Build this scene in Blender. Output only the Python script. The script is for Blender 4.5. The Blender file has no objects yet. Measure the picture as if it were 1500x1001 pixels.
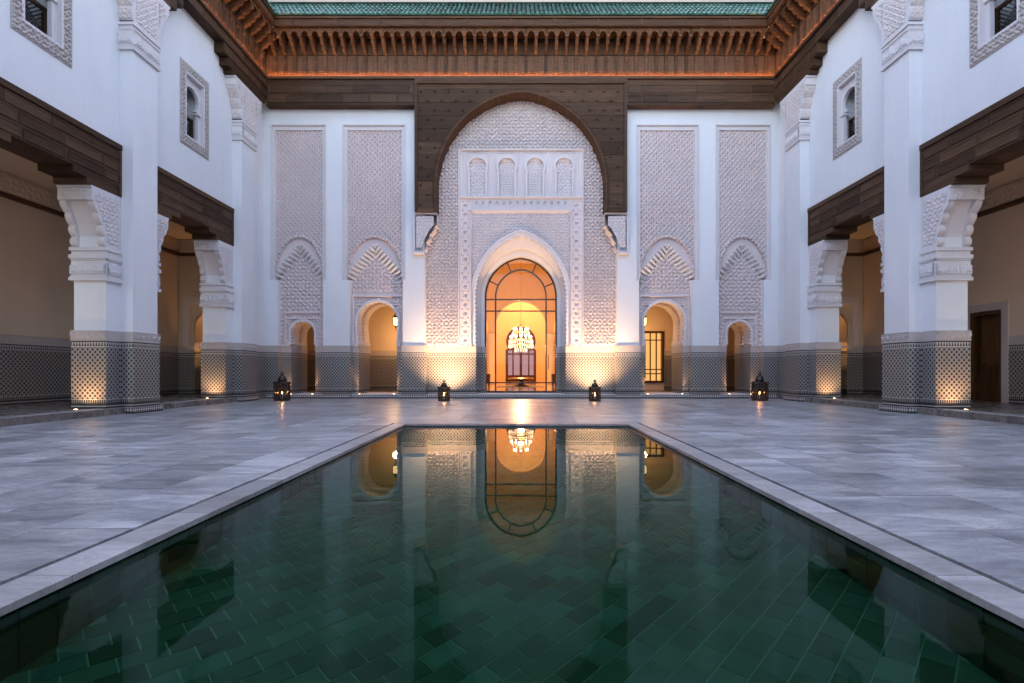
import bpy, bmesh, math, random
import numpy as np
from mathutils import Vector, Matrix
from mathutils.geometry import tessellate_polygon

random.seed(7)
rng = np.random.default_rng(7)
PI = math.pi
scene = bpy.context.scene
COL = scene.collection

# ------------------------------------------------------------------ camera, sky, sun, exposure
CAM_H = 0.88
F = 720.0                      # focal length in photo pixels (1500 wide)
VX, VY = 763.0, 544.0          # vanishing point of the courtyard axis in the photo
cam_d = bpy.data.cameras.new("camera")
cam = bpy.data.objects.new("camera", cam_d)
COL.objects.link(cam)
cam.location = (0, 0, CAM_H)
cam.rotation_euler = (PI / 2, 0, 0)
cam_d.sensor_width = 36.0
cam_d.lens = F / 1500 * 36
cam_d.shift_x = -(VX - 750) / 1500
cam_d.shift_y = (VY - 500.5) / 1500
cam_d.clip_start = 0.05
cam_d.clip_end = 500
scene.camera = cam

world = bpy.data.worlds.new("World")
scene.world = world
world.use_nodes = True
wn = world.node_tree
wn.nodes.clear()
sky = wn.nodes.new("ShaderNodeTexSky")
sky.sky_type = 'NISHITA'
sky.sun_disc = False
SUN_EL, SUN_ROT = math.radians(6), math.radians(25)
sky.sun_elevation = SUN_EL
sky.sun_rotation = SUN_ROT
sky.air_density = 1.0
sky.dust_density = 1.0
sky.ozone_density = 2.0
bg = wn.nodes.new("ShaderNodeBackground")
bg.inputs[1].default_value = 0.15
wo = wn.nodes.new("ShaderNodeOutputWorld")
wn.links.new(sky.outputs[0], bg.inputs[0])
wn.links.new(bg.outputs[0], wo.inputs[0])

sun_d = bpy.data.lights.new("sun", 'SUN')
sun_d.energy = 0.5
sun_d.angle = math.radians(20)
sun_d.color = (1.0, 0.9, 0.8)
sun = bpy.data.objects.new("sun", sun_d)
COL.objects.link(sun)
sdir = Vector((math.sin(SUN_ROT) * math.cos(SUN_EL), math.cos(SUN_ROT) * math.cos(SUN_EL), math.sin(SUN_EL)))
sun.rotation_euler = sdir.to_track_quat('Z', 'Y').to_euler()

scene.view_settings.view_transform = 'Standard'
scene.view_settings.look = 'None'
scene.view_settings.gamma = 1
scene.view_settings.use_curve_mapping = False
scene.view_settings.use_white_balance = True
scene.view_settings.white_balance_temperature = 8400
scene.view_settings.white_balance_tint = 34
scene.view_settings.exposure = 3.87
scene.cycles.use_denoising = True
scene.cycles.max_bounces = 8
scene.cycles.diffuse_bounces = 4
scene.cycles.glossy_bounces = 4
scene.cycles.transmission_bounces = 6
scene.cycles.transparent_max_bounces = 10
scene.cycles.caustics_reflective = False
scene.cycles.caustics_refractive = True
scene.cycles.sample_clamp_indirect = 6

LAMP = 0.4                     # global trim of the warm lamps
WARM = (1.0, 0.66, 0.30)
HALL_W, CORR_W = 58.0, 10.0   # watts of hall and corridor lamps
UP_P, UP_C, UP_J, UP_N = 8.0, 22.0, 6.0, 170.0   # watts of the floor lights

# ------------------------------------------------------------------ materials
class NT:
    def __init__(self, name):
        self.m = bpy.data.materials.new(name)
        self.m.use_nodes = True
        self.t = self.m.node_tree
        self.t.nodes.clear()
        self.out = self.n("ShaderNodeOutputMaterial")
    def n(self, typ, **kw):
        nd = self.t.nodes.new(typ)
        for k, v in kw.items():
            setattr(nd, k, v)
        return nd
    def l(self, a, b):
        self.t.links.new(a, b)
    def val(self, sock, v):
        if hasattr(v, "is_linked") or hasattr(v, "links"):
            self.l(v, sock)
        else:
            sock.default_value = v
    def math(self, op, a, b=0.0, c=None):
        nd = self.n("ShaderNodeMath", operation=op)
        self.val(nd.inputs[0], a)
        self.val(nd.inputs[1], b)
        if c is not None:
            self.val(nd.inputs[2], c)
        return nd.outputs[0]
    def mix(self, f, a, b, typ='MIX'):
        nd = self.n("ShaderNodeMix", data_type='RGBA', blend_type=typ)
        self.val(nd.inputs[0], f)
        self.val(nd.inputs[6], a if not isinstance(a, tuple) else (*a, 1)[:4])
        self.val(nd.inputs[7], b if not isinstance(b, tuple) else (*b, 1)[:4])
        return nd.outputs[2]
    def ramp(self, f, stops):
        nd = self.n("ShaderNodeValToRGB")
        e = nd.color_ramp.elements
        while len(e) < len(stops):
            e.new(0.5)
        for i, (p, c) in enumerate(stops):
            e[i].position = p
            e[i].color = (*c, 1) if len(c) == 3 else c
        self.l(f, nd.inputs[0])
        return nd.outputs[0]
    def pos(self, scale=(1, 1, 1), loc=(0, 0, 0)):
        g = self.n("ShaderNodeNewGeometry")
        mp = self.n("ShaderNodeMapping")
        mp.inputs[1].default_value = loc
        mp.inputs[3].default_value = scale
        self.l(g.outputs[0], mp.inputs[0])
        return mp.outputs[0]
    def noise(self, vec, scale, detail=4, rough=0.55, dist=0.0):
        nd = self.n("ShaderNodeTexNoise")
        self.l(vec, nd.inputs["Vector"])
        nd.inputs["Scale"].default_value = scale
        nd.inputs["Detail"].default_value = detail
        nd.inputs["Roughness"].default_value = rough
        nd.inputs["Distortion"].default_value = dist
        return nd.outputs[0]
    def bsdf(self, color, rough=0.6, spec=0.5, bump=None, bstr=0.3, bdist=0.01, metallic=0.0, **kw):
        p = self.n("ShaderNodeBsdfPrincipled")
        self.val(p.inputs["Base Color"], (*color, 1) if isinstance(color, tuple) else color)
        self.val(p.inputs["Roughness"], rough)
        p.inputs["Specular IOR Level"].default_value = spec
        p.inputs["Metallic"].default_value = metallic
        for k, v in kw.items():
            self.val(p.inputs[k], v)
        if bump is not None:
            b = self.n("ShaderNodeBump")
            b.inputs["Strength"].default_value = bstr
            b.inputs["Distance"].default_value = bdist
            self.l(bump, b.inputs["Height"])
            self.l(b.outputs[0], p.inputs["Normal"])
        self.l(p.outputs[0], self.out.inputs[0])
        return p
    def emit(self, color, strength):
        e = self.n("ShaderNodeEmission")
        e.inputs[0].default_value = (*color, 1)
        e.inputs[1].default_value = strength
        self.l(e.outputs[0], self.out.inputs[0])

M = {}
def mat_plaster(name, c, var=0.06, rough=0.75):
    k = NT(name)
    v = k.pos()
    n1 = k.noise(v, 0.55, 5, 0.6)
    n2 = k.noise(k.pos((6, 6, 0.7)), 1.0, 4, 0.6)
    lo = tuple(x * (1 - var) for x in c)
    hi = tuple(min(1, x * (1 + var * 0.5)) for x in c)
    col = k.mix(k.math('MULTIPLY_ADD', n1, 2.0, -0.5), lo, hi)
    n3 = k.noise(k.pos((1.6, 1.6, 0.35)), 1.3, 6, 0.7)
    col = k.mix(k.math('MULTIPLY', n2, 0.25), col, tuple(x * 0.78 for x in c), 'MIX')
    col = k.mix(k.math('MULTIPLY', k.math('GREATER_THAN', n3, 0.0), k.math('MULTIPLY', k.math('POWER', n3, 3.0), 0.9)), col, tuple(x * 0.74 for x in c))
    k.bsdf(col, rough, 0.3, bump=k.noise(v, 26, 6, 0.65), bstr=0.22, bdist=0.01)
    M[name] = k.m
mat_plaster("white_plaster", (0.74, 0.74, 0.75))
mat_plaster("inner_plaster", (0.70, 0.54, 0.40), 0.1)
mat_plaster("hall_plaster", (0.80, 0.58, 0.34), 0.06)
mat_plaster("parapet_plaster", (0.48, 0.40, 0.36), 0.1)
mat_plaster("stucco", (0.69, 0.595, 0.58), 0.12)
mat_plaster("stucco_panel", (0.70, 0.575, 0.56), 0.10)
mat_plaster("stucco_light", (0.68, 0.63, 0.63), 0.1)
mat_plaster("carved_stone", (0.50, 0.43, 0.40), 0.2)

def mat_wood(name, c, rough=0.5, scale=1.0, along='h'):
    k = NT(name)
    sc = (1.3, 1.3, 34) if along == 'h' else (30, 30, 1.3)
    v = k.pos(tuple(x * scale for x in sc))
    g = k.noise(v, 1.0, 6, 0.7, 0.4)
    big = k.noise(k.pos((0.9, 0.9, 2.5)), 1.2, 3)
    oi = k.n("ShaderNodeObjectInfo")
    col = k.ramp(g, [(0.28, tuple(x * 0.42 for x in c)), (0.52, c), (0.78, tuple(x * 2.1 for x in c))])
    col = k.mix(k.math('MULTIPLY', big, 0.6), col, tuple(x * 0.6 for x in c))
    hsv = k.n("ShaderNodeHueSaturation")
    k.l(col, hsv.inputs["Color"])
    k.l(k.math('MULTIPLY_ADD', oi.outputs["Random"], 0.75, 0.6), hsv.inputs["Value"])
    k.bsdf(hsv.outputs[0], rough, 0.12, bump=g, bstr=0.45, bdist=0.012)
    M[name] = k.m
mat_wood("dark_wood", (0.092, 0.045, 0.026))
mat_wood("arch_wood", (0.100, 0.050, 0.029), 0.65)
mat_wood("cedar", (0.120, 0.056, 0.031), 0.55)
mat_wood("cedar_upright", (0.125, 0.058, 0.032), 0.55, 1.0, 'v')
mat_wood("door_wood", (0.10, 0.042, 0.016), 0.4, 1.0, 'v')

# zellige: staggered dark dots in pale rings, tinted by patches, with toothed borders
def mat_zellige():
    k = NT("zellige")
    g = k.n("ShaderNodeNewGeometry")
    sp = k.n("ShaderNodeSeparateXYZ"); k.l(g.outputs["Position"], sp.inputs[0])
    sn = k.n("ShaderNodeSeparateXYZ"); k.l(g.outputs["True Normal"], sn.inputs[0])
    isx = k.math('GREATER_THAN', k.math('ABSOLUTE', sn.outputs[0]), 0.5)
    u = k.math('ADD', k.math('MULTIPLY', sp.outputs[1], isx),
               k.math('MULTIPLY', sp.outputs[0], k.math('SUBTRACT', 1.0, isx)))
    z = sp.outputs[2]
    P, Q = 0.100, 0.110
    def lat(off):
        a = k.math('SUBTRACT', k.math('FRACT', k.math('ADD', k.math('DIVIDE', u, P), 100 + off)), 0.5)
        b = k.math('SUBTRACT', k.math('FRACT', k.math('ADD', k.math('DIVIDE', z, Q), 100 + off)), 0.5)
        return k.math('SQRT', k.math('ADD', k.math('MULTIPLY', a, a), k.math('MULTIPLY', b, b)))
    d = k.math('MINIMUM', lat(0.0), lat(0.5))
    comb = k.n("ShaderNodeCombineXYZ")
    k.l(k.math('FLOOR', k.math('DIVIDE', u, P * 2)), comb.inputs[0])
    k.l(k.math('FLOOR', k.math('DIVIDE', z, Q * 2)), comb.inputs[1])
    k.l(isx, comb.inputs[2])
    wn_ = k.n("ShaderNodeTexWhiteNoise"); k.l(comb.outputs[0], wn_.inputs[0])
    tint = k.ramp(wn_.outputs[0], [(0.0, (0.07, 0.10, 0.095)), (0.2, (0.14, 0.095, 0.05)), (0.4, (0.08, 0.09, 0.12)),
                                   (0.6, (0.12, 0.07, 0.06)), (0.8, (0.08, 0.10, 0.07)), (1.0, (0.12, 0.10, 0.09))])
    palec = k.mix(0.42, (0.44, 0.41, 0.38), tint)
    dot = k.ramp(d, [(0.0, (1, 1, 1)), (0.225, (1, 1, 1)), (0.265, (0, 0, 0)), (1.0, (0, 0, 0))])
    field = k.mix(dot, palec, (0.009, 0.009, 0.011))
    # toothed bands
    def tri(per):
        f = k.math('FRACT', k.math('DIVIDE', k.math('ADD', u, 100.0), per))
        return k.math('MULTIPLY', k.math('ABSOLUTE', k.math('SUBTRACT', f, 0.5)), 2.0)
    def band(z0, z1):
        return k.math('MULTIPLY', k.math('GREATER_THAN', z, z0), k.math('LESS_THAN', z, z1))
    def rel(z0, z1):
        return k.math('DIVIDE', k.math('SUBTRACT', z, z0), z1 - z0)
    pale, dark = (0.48, 0.45, 0.42), (0.010, 0.010, 0.012)
    teeth = k.mix(k.math('LESS_THAN', k.math('ADD', tri(0.056), 0.12), k.math('MULTIPLY_ADD', rel(1.385, 1.465), -0.75, 0.95)), pale, dark)
    field = k.mix(band(1.385, 1.465), field, teeth)
    field = k.mix(band(1.365, 1.385), field, pale)
    field = k.mix(band(1.465, 1.60), field, dark)
    teeth2 = k.mix(k.math('GREATER_THAN', tri(0.045), 0.72), dark, pale)
    field = k.mix(band(0.235, 0.305), field, teeth2)
    field = k.mix(band(0.305, 0.32), field, pale)
    field = k.mix(band(0.0, 0.235), field, dark)
    field = k.mix(band(0.165, 0.185), field, pale)
    nz = k.noise(g.outputs["Position"], 1.4, 4)
    field = k.mix(k.math('MULTIPLY', nz, 0.35), field, (0.10, 0.09, 0.085), 'MIX')
    h = k.math('MINIMUM', d, 0.3)
    k.bsdf(field, k.math('MULTIPLY_ADD', nz, 0.25, 0.22), 0.5, bump=h, bstr=0.12, bdist=0.01)
    M["zellige"] = k.m
mat_zellige()

def mat_kerb():
    k = NT("kerb_mosaic")
    g = k.n("ShaderNodeNewGeometry")
    sp = k.n("ShaderNodeSeparateXYZ"); k.l(g.outputs["Position"], sp.inputs[0])
    sn = k.n("ShaderNodeSeparateXYZ"); k.l(g.outputs["True Normal"], sn.inputs[0])
    isx = k.math('GREATER_THAN', k.math('ABSOLUTE', sn.outputs[0]), 0.5)
    u = k.math('ADD', k.math('MULTIPLY', sp.outputs[1], isx), k.math('MULTIPLY', sp.outputs[0], k.math('SUBTRACT', 1.0, isx)))
    z = sp.outputs[2]
    a = k.math('SUBTRACT', k.math('FRACT', k.math('DIVIDE', k.math('ADD', u, 100), 0.06)), 0.5)
    b = k.math('SUBTRACT', k.math('FRACT', k.math('DIVIDE', k.math('ADD', z, 100.005), 0.06)), 0.5)
    d = k.math('MAXIMUM', k.math('ABSOLUTE', a), k.math('ABSOLUTE', b))
    c = k.mix(k.math('GREATER_THAN', d, 0.30), (0.02, 0.02, 0.025), (0.42, 0.40, 0.38))
    c = k.mix(k.math('LESS_THAN', z, 0.03), c, (0.012, 0.012, 0.012))
    top = k.math('GREATER_THAN', sn.outputs[2], 0.5)
    c = k.mix(top, c, (0.34, 0.33, 0.33))
    k.bsdf(c, 0.35, 0.5, bump=k.noise(k.pos(), 30, 3), bstr=0.1)
    M["kerb_mosaic"] = k.m
mat_kerb()

def mat_marble(name, lo, mid, hi, rough0=0.22, rough1=0.2, streak=True):
    k = NT(name)
    g = k.n("ShaderNodeNewGeometry")
    oi = k.n("ShaderNodeObjectInfo")
    r = k.math('FRACT', k.math('ADD', g.outputs["Random Per Island"], oi.outputs["Random"]))
    offs = k.n("ShaderNodeCombineXYZ")
    k.l(k.math('MULTIPLY', r, 37.0), offs.inputs[2])
    k.l(k.math('MULTIPLY', r, 11.0), offs.inputs[0])
    add = k.n("ShaderNodeVectorMath", operation='ADD')
    mp = k.pos((0.8, 2.6, 1.0))
    k.l(mp, add.inputs[0]); k.l(offs.outputs[0], add.inputs[1])
    v = add.outputs[0]
    n1 = k.noise(v, 1.1, 8, 0.66, 0.9)
    n2 = k.noise(v, 3.2, 8, 0.7, 1.6)
    vein = k.ramp(k.math('ABSOLUTE', k.math('SUBTRACT', n2, 0.5)), [(0.0, (1, 1, 1)), (0.03, (0.25, 0.25, 0.25)), (0.08, (0, 0, 0))])
    col = k.ramp(n1, [(0.30, lo), (0.5, mid), (0.70, hi)])
    col = k.mix(k.math('MULTIPLY', vein, 0.45), col, tuple(x * 0.62 for x in lo))
    hsv = k.n("ShaderNodeHueSaturation")
    k.l(col, hsv.inputs["Color"])
    k.l(k.math('MULTIPLY_ADD', r, 0.42, 0.78), hsv.inputs["Value"])
    fine = k.noise(k.pos((1, 1, 1)), 5.0, 6, 0.6)
    k.bsdf(hsv.outputs[0], k.math('MULTIPLY_ADD', fine, rough1, rough0), 0.5, bump=k.noise(k.pos(), 9, 4), bstr=0.05, bdist=0.01)
    M[name] = k.m
mat_marble("paving_marble", (0.15, 0.155, 0.17), (0.37, 0.375, 0.385), (0.62, 0.61, 0.60))
mat_marble("coping_marble", (0.24, 0.225, 0.22), (0.37, 0.35, 0.345), (0.48, 0.455, 0.445), 0.3)
mat_marble("gallery_marble", (0.08, 0.07, 0.065), (0.14, 0.12, 0.11), (0.22, 0.19, 0.17), 0.18)
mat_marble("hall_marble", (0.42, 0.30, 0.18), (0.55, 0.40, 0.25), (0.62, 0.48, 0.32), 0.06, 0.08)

k = NT("joint_mortar"); k.bsdf((0.10, 0.095, 0.095), 0.9, bump=k.noise(k.pos(), 60, 4), bstr=0.3); M["joint_mortar"] = k.m
k = NT("slot_bronze"); k.bsdf((0.025, 0.018, 0.015), 0.5); M["slot_bronze"] = k.m

def mat_pool():
    k = NT("pool_tile")
    g = k.n("ShaderNodeNewGeometry"); oi = k.n("ShaderNodeObjectInfo")
    r = k.math('FRACT', k.math('ADD', g.outputs["Random Per Island"], oi.outputs["Random"]))
    col = k.ramp(r, [(0.0, (0.001, 0.034, 0.020)), (0.3, (0.0012, 0.078, 0.052)), (0.55, (0.001, 0.054, 0.033)),
                     (0.8, (0.0012, 0.105, 0.076)), (1.0, (0.001, 0.066, 0.052))])
    n = k.noise(k.pos(), 5, 3)
    col = k.mix(k.math('MULTIPLY', n, 0.6), col, (0.0015, 0.022, 0.013))
    k.bsdf(col, 0.5, 0.05)
    M["pool_tile"] = k.m
mat_pool()
k = NT("pool_grout"); k.bsdf((0.06, 0.15, 0.11), 0.8, 0.2); M["pool_grout"] = k.m
def mat_water():
    k = NT("water")
    b = k.n("ShaderNodeBump"); b.inputs["Strength"].default_value = 0.03; b.inputs["Distance"].default_value = 0.02
    k.l(k.noise(k.pos((1.0, 0.7, 1)), 2.4, 3, 0.5), b.inputs["Height"])
    fr = k.n("ShaderNodeFresnel"); fr.inputs[0].default_value = 1.22; k.l(b.outputs[0], fr.inputs["Normal"])
    rf = k.n("ShaderNodeBsdfRefraction"); rf.inputs["Color"].default_value = (0.36, 0.97, 0.80, 1); rf.inputs["Roughness"].default_value = 0.0; rf.inputs["IOR"].default_value = 1.33
    gl = k.n("ShaderNodeBsdfGlossy"); gl.inputs["Color"].default_value = (0.36, 0.66, 0.58, 1); gl.inputs["Roughness"].default_value = 0.006
    k.l(k.mix(k.math('MINIMUM', k.math('MULTIPLY', fr.outputs[0], 2.6), 1.0), (0.32, 0.62, 0.55), (0.95, 0.95, 0.94)), gl.inputs["Color"])
    for q in (rf, gl):
        k.l(b.outputs[0], q.inputs["Normal"])
    mx = k.n("ShaderNodeMixShader")
    k.l(fr.outputs[0], mx.inputs[0]); k.l(rf.outputs[0], mx.inputs[1]); k.l(gl.outputs[0], mx.inputs[2])
    k.l(mx.outputs[0], k.out.inputs[0])
    M["water"] = k.m
mat_water()

def mat_glaze():
    k = NT("green_glaze")
    g = k.n("ShaderNodeNewGeometry")
    r = g.outputs["Random Per Island"]
    col = k.ramp(r, [(0.0, (0.015, 0.11, 0.085)), (0.4, (0.03, 0.19, 0.15)), (0.8, (0.06, 0.27, 0.23)), (1.0, (0.09, 0.27, 0.20))])
    n = k.noise(k.pos(), 9, 4)
    col = k.mix(k.math('MULTIPLY', n, 0.5), col, (0.012, 0.06, 0.05))
    k.bsdf(col, 0.3, 0.5, bump=n, bstr=0.1)
    M["green_glaze"] = k.m
mat_glaze()
k = NT("black_metal"); k.bsdf((0.018, 0.015, 0.014), 0.42, 0.5, bump=k.noise(k.pos(), 60, 3), bstr=0.1); M["black_metal"] = k.m
k = NT("bronze_metal"); k.bsdf((0.05, 0.036, 0.028), 0.4, 0.5, metallic=0.6, bump=k.noise(k.pos(), 60, 3), bstr=0.1); M["bronze_metal"] = k.m
k = NT("gilt_metal"); k.bsdf((0.55, 0.35, 0.14), 0.3, metallic=1.0); M["gilt_metal"] = k.m
k = NT("leather"); k.bsdf((0.075, 0.035, 0.02), 0.5, bump=k.noise(k.pos(), 40, 4), bstr=0.2); M["leather"] = k.m
k = NT("wax"); k.bsdf((0.75, 0.68, 0.55), 0.5); M["wax"] = k.m
def mat_pane(name, tint, refl=0.9):
    k = NT(name)
    fr = k.n("ShaderNodeFresnel"); fr.inputs[0].default_value = 1.5
    tr = k.n("ShaderNodeBsdfTransparent"); tr.inputs[0].default_value = (*tint, 1)
    gl = k.n("ShaderNodeBsdfGlossy"); gl.inputs["Roughness"].default_value = 0.02
    mx = k.n("ShaderNodeMixShader")
    k.l(k.math('MULTIPLY', fr.outputs[0], refl), mx.inputs[0]); k.l(tr.outputs[0], mx.inputs[1]); k.l(gl.outputs[0], mx.inputs[2])
    k.l(mx.outputs[0], k.out.inputs[0])
    M[name] = k.m
mat_pane("pane_glass", (0.95, 0.94, 0.92))
mat_pane("lantern_glass", (0.62, 0.60, 0.58))
def em(name, c, s):
    k = NT(name); k.emit(c, s); M[name] = k.m
em("led_strip", (1.0, 0.54, 0.23), 6.0)
em("lamp_glow", (1.0, 0.80, 0.50), 3.0)
em("flame", (1.0, 0.45, 0.12), 8.0)
em("crystal_glow", (1.0, 0.84, 0.55), 0.35)
em("lit_window", (1.0, 0.62, 0.22), 0.075)
em("dusk_window", (0.62, 0.42, 0.50), 0.055)
em("lantern_glow", (1.0, 0.72, 0.35), 0.22)

# ------------------------------------------------------------------ mesh helpers
class MB:
    def __init__(self):
        self.v, self.f = [], []
    def add(self, vs, fs):
        o = len(self.v)
        self.v += [tuple(p) for p in vs]
        self.f += [tuple(i + o for i in f) for f in fs]
        return self
    def box(self, x0, x1, y0, y1, z0, z1):
        x0, x1 = min(x0, x1), max(x0, x1); y0, y1 = min(y0, y1), max(y0, y1)
        return self.add([(x0, y0, z0), (x1, y0, z0), (x1, y1, z0), (x0, y1, z0), (x0, y0, z1), (x1, y0, z1), (x1, y1, z1), (x0, y1, z1)],
                        [(0, 3, 2, 1), (4, 5, 6, 7), (0, 1, 5, 4), (1, 2, 6, 5), (2, 3, 7, 6), (3, 0, 4, 7)])
    def prism(self, polys, a0, a1, fn):
        """extrude outline (polys[0]) with holes (polys[1:]) from a0 to a1; fn(u, v, a) -> xyz"""
        tris = tessellate_polygon([[Vector((u, v, 0)) for u, v in pl] for pl in polys])
        flat = [p for pl in polys for p in pl]
        n = len(flat)
        vs = [fn(u, v, a0) for u, v in flat] + [fn(u, v, a1) for u, v in flat]
        fs = [tuple(t) for t in tris] + [tuple(i + n for i in reversed(t)) for t in tris]
        o = 0
        for pl in polys:
            m = len(pl)
            for i in range(m):
                j = (i + 1) % m
                fs.append((o + i, o + j, o + j + n, o + i + n))
            o += m
        return self.add(vs, fs)
    def strip(self, A, B, close=False):
        n = len(A)
        fs = [(i, (i + 1) % n, n + (i + 1) % n, n + i) for i in range(n if close else n - 1)]
        return self.add(list(A) + list(B), fs)
    def lathe(self, prof, c=(0, 0, 0), n=16, ang0=0.0):
        vs, fs = [], []
        for r, z in prof:
            for i in range(n):
                a = ang0 + 2 * PI * i / n
                vs.append((c[0] + r * math.cos(a), c[1] + r * math.sin(a), c[2] + z))
        for j in range(len(prof) - 1):
            for i in range(n):
                i2 = (i + 1) % n
                fs.append((j * n + i, j * n + i2, (j + 1) * n + i2, (j + 1) * n + i))
        fs.append(tuple(reversed(range(n))))
        fs.append(tuple((len(prof) - 1) * n + i for i in range(n)))
        return self.add(vs, fs)
    def tube(self, pts, r, n=6):
        pts = [Vector(p) for p in pts]
        rings = []
        for i, p in enumerate(pts):
            d = (pts[min(i + 1, len(pts) - 1)] - pts[max(i - 1, 0)]).normalized()
            a = d.orthogonal().normalized()
            if i:
                pa = prev - d * prev.dot(d)
                if pa.length > 1e-5:
                    a = pa.normalized()
            prev = a
            b = d.cross(a)
            rings.append([p + (a * math.cos(2 * PI * k / n) + b * math.sin(2 * PI * k / n)) * r for k in range(n)])
        vs = [tuple(q) for rg in rings for q in rg]
        fs = [(i * n + k, i * n + (k + 1) % n, (i + 1) * n + (k + 1) % n, (i + 1) * n + k) for i in range(len(pts) - 1) for k in range(n)]
        fs += [tuple(reversed(range(n))), tuple((len(pts) - 1) * n + k for k in range(n))]
        return self.add(vs, fs)
    def mesh(self, name, mat, smooth=False, recalc=True):
        me = bpy.data.meshes.new(name)
        me.from_pydata(self.v, [], self.f)
        if recalc:
            bm = bmesh.new(); bm.from_mesh(me)
            bmesh.ops.recalc_face_normals(bm, faces=bm.faces)
            bm.to_mesh(me); bm.free()
        if mat:
            me.materials.append(M[mat])
        if smooth:
            me.shade_smooth()
        return me
    def build(self, name, mat, parent=None, smooth=False, **tags):
        return link(name, self.mesh(name, mat, smooth), parent, **tags)

def link(name, me, parent=None, mw=None, **tags):
    o = bpy.data.objects.new(name, me)
    COL.objects.link(o)
    if parent is not None:
        o.parent = parent
        o.matrix_parent_inverse = PM.get(parent.name, Matrix()).inverted()
    if mw is not None:
        o.matrix_basis = mw
        PM[o.name] = mw
    for k_, v_ in tags.items():
        o[k_] = v_
    return o
PM = {}                            # world matrix of each parent that is not at the origin

def thing(name, label, cat, loc=(0, 0, 0), group=None):
    o = bpy.data.objects.new(name, None)
    COL.objects.link(o)
    o.empty_display_size = 0.2
    o.location = loc
    PM[o.name] = Matrix.Translation(loc)
    o["label"] = label; o["category"] = cat
    if group:
        o["group"] = group
    return o

def local_part(name, mb, mat, parent, smooth=False, **tags):
    """part given in the thing's own coordinates"""
    o = mb.build(name, mat, None, smooth, **tags)
    o.parent = parent
    return o

def copy_tree(o, parent=None):
    c = o.copy(); COL.objects.link(c); c.parent = parent
    for ch in [x for x in o.children]:
        copy_tree(ch, c)
    return c

def hf(name, u0, u1, v0, v1, res, height, fn, mat, parent, mask=None, **tags):
    """carved relief as real geometry: a fine grid raised by height(u, v); fn(u, v, h) -> x, y, z arrays"""
    nu, nv = max(2, int((u1 - u0) / res) + 1), max(2, int((v1 - v0) / res) + 1)
    U, V = np.meshgrid(np.linspace(u0, u1, nu), np.linspace(v0, v1, nv))
    H = height(U, V)
    x, y, z = fn(U, V, H)
    co = np.stack([np.broadcast_to(a, U.shape) for a in (x, y, z)], -1).reshape(-1, 3).astype(np.float32)
    idx = np.arange(nu * nv).reshape(nv, nu)
    q = np.stack([idx[:-1, :-1], idx[:-1, 1:], idx[1:, 1:], idx[1:, :-1]], -1).reshape(-1, 4)
    if mask is not None:
        uc = (U[:-1, :-1] + U[1:, 1:]) / 2; vc = (V[:-1, :-1] + V[1:, 1:]) / 2
        q = q[mask(uc, vc).reshape(-1)]
    me = bpy.data.meshes.new(name)
    me.vertices.add(len(co)); me.vertices.foreach_set("co", co.ravel())
    me.loops.add(q.size); me.loops.foreach_set("vertex_index", q.ravel().astype(np.int32))
    me.polygons.add(len(q))
    me.polygons.foreach_set("loop_start", np.arange(0, q.size, 4, dtype=np.int32))
    me.update(calc_edges=True); me.validate()
    bm = bmesh.new(); bm.from_mesh(me)
    bmesh.ops.delete(bm, geom=[v for v in bm.verts if not v.link_faces], context='VERTS')
    bm.to_mesh(me); bm.free()
    me.materials.append(M[mat])
    return link(name, me, parent, **tags)

# relief patterns ---------------------------------------------------
def sstep(x, a, b):
    t = np.clip((x - a) / (b - a), 0, 1)
    return t * t * (3 - 2 * t)
def arabesque(u, v, s):
    S = 0
    for i in range(4):
        a = PI * i / 4 + 0.0
        S = S + np.cos(2 * PI / s * (u * math.cos(a) + v * math.sin(a)))
    T = np.cos(2 * PI / (s * 0.77) * u) * np.cos(2 * PI / (s * 0.77) * v)
    return sstep(S * 0.5 + T * 0.9, -0.35, 0.35)
def sebka(u, v, a, b):
    p, q = u / a, v / b
    w = 0.10 * np.sin(4 * PI * q)
    d1 = np.abs(((p + q + w) % 1) - 0.5); d2 = np.abs(((p - q - w) % 1) - 0.5)
    line = np.maximum(sstep(d1, 0.27, 0.36), sstep(d2, 0.27, 0.36))
    core = sstep(0.20 - np.sqrt(d1 ** 2 + d2 ** 2), 0.0, 0.09)
    return np.maximum(line, 0.75 * core)
def kufic(u, v, s):
    """upright strokes with hooks, like a carved inscription band"""
    c = np.floor(u / s); f = u / s - c
    r = np.sin(c * 12.9898 + 4.1) * 43758.5453; r = r - np.floor(r)
    hgt = 0.35 + 0.6 * r
    st = (np.abs(f - 0.5) < 0.24) & (v < hgt)
    hook = (np.abs(v - (0.18 + 0.2 * r)) < 0.10) & (r > 0.3)
    return np.where(st | hook, 1.0, 0.0)

def inside(poly):
    P = np.array(poly)
    def m(u, v):
        c = np.zeros(u.shape, bool)
        j = len(P) - 1
        for i in range(len(P)):
            xi, yi = P[i]; xj, yj = P[j]
            hit = ((yi > v) != (yj > v)) & (u < (xj - xi) * (v - yi) / (yj - yi + 1e-12) + xi)
            c ^= hit
            j = i
        return c
    return m

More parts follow.
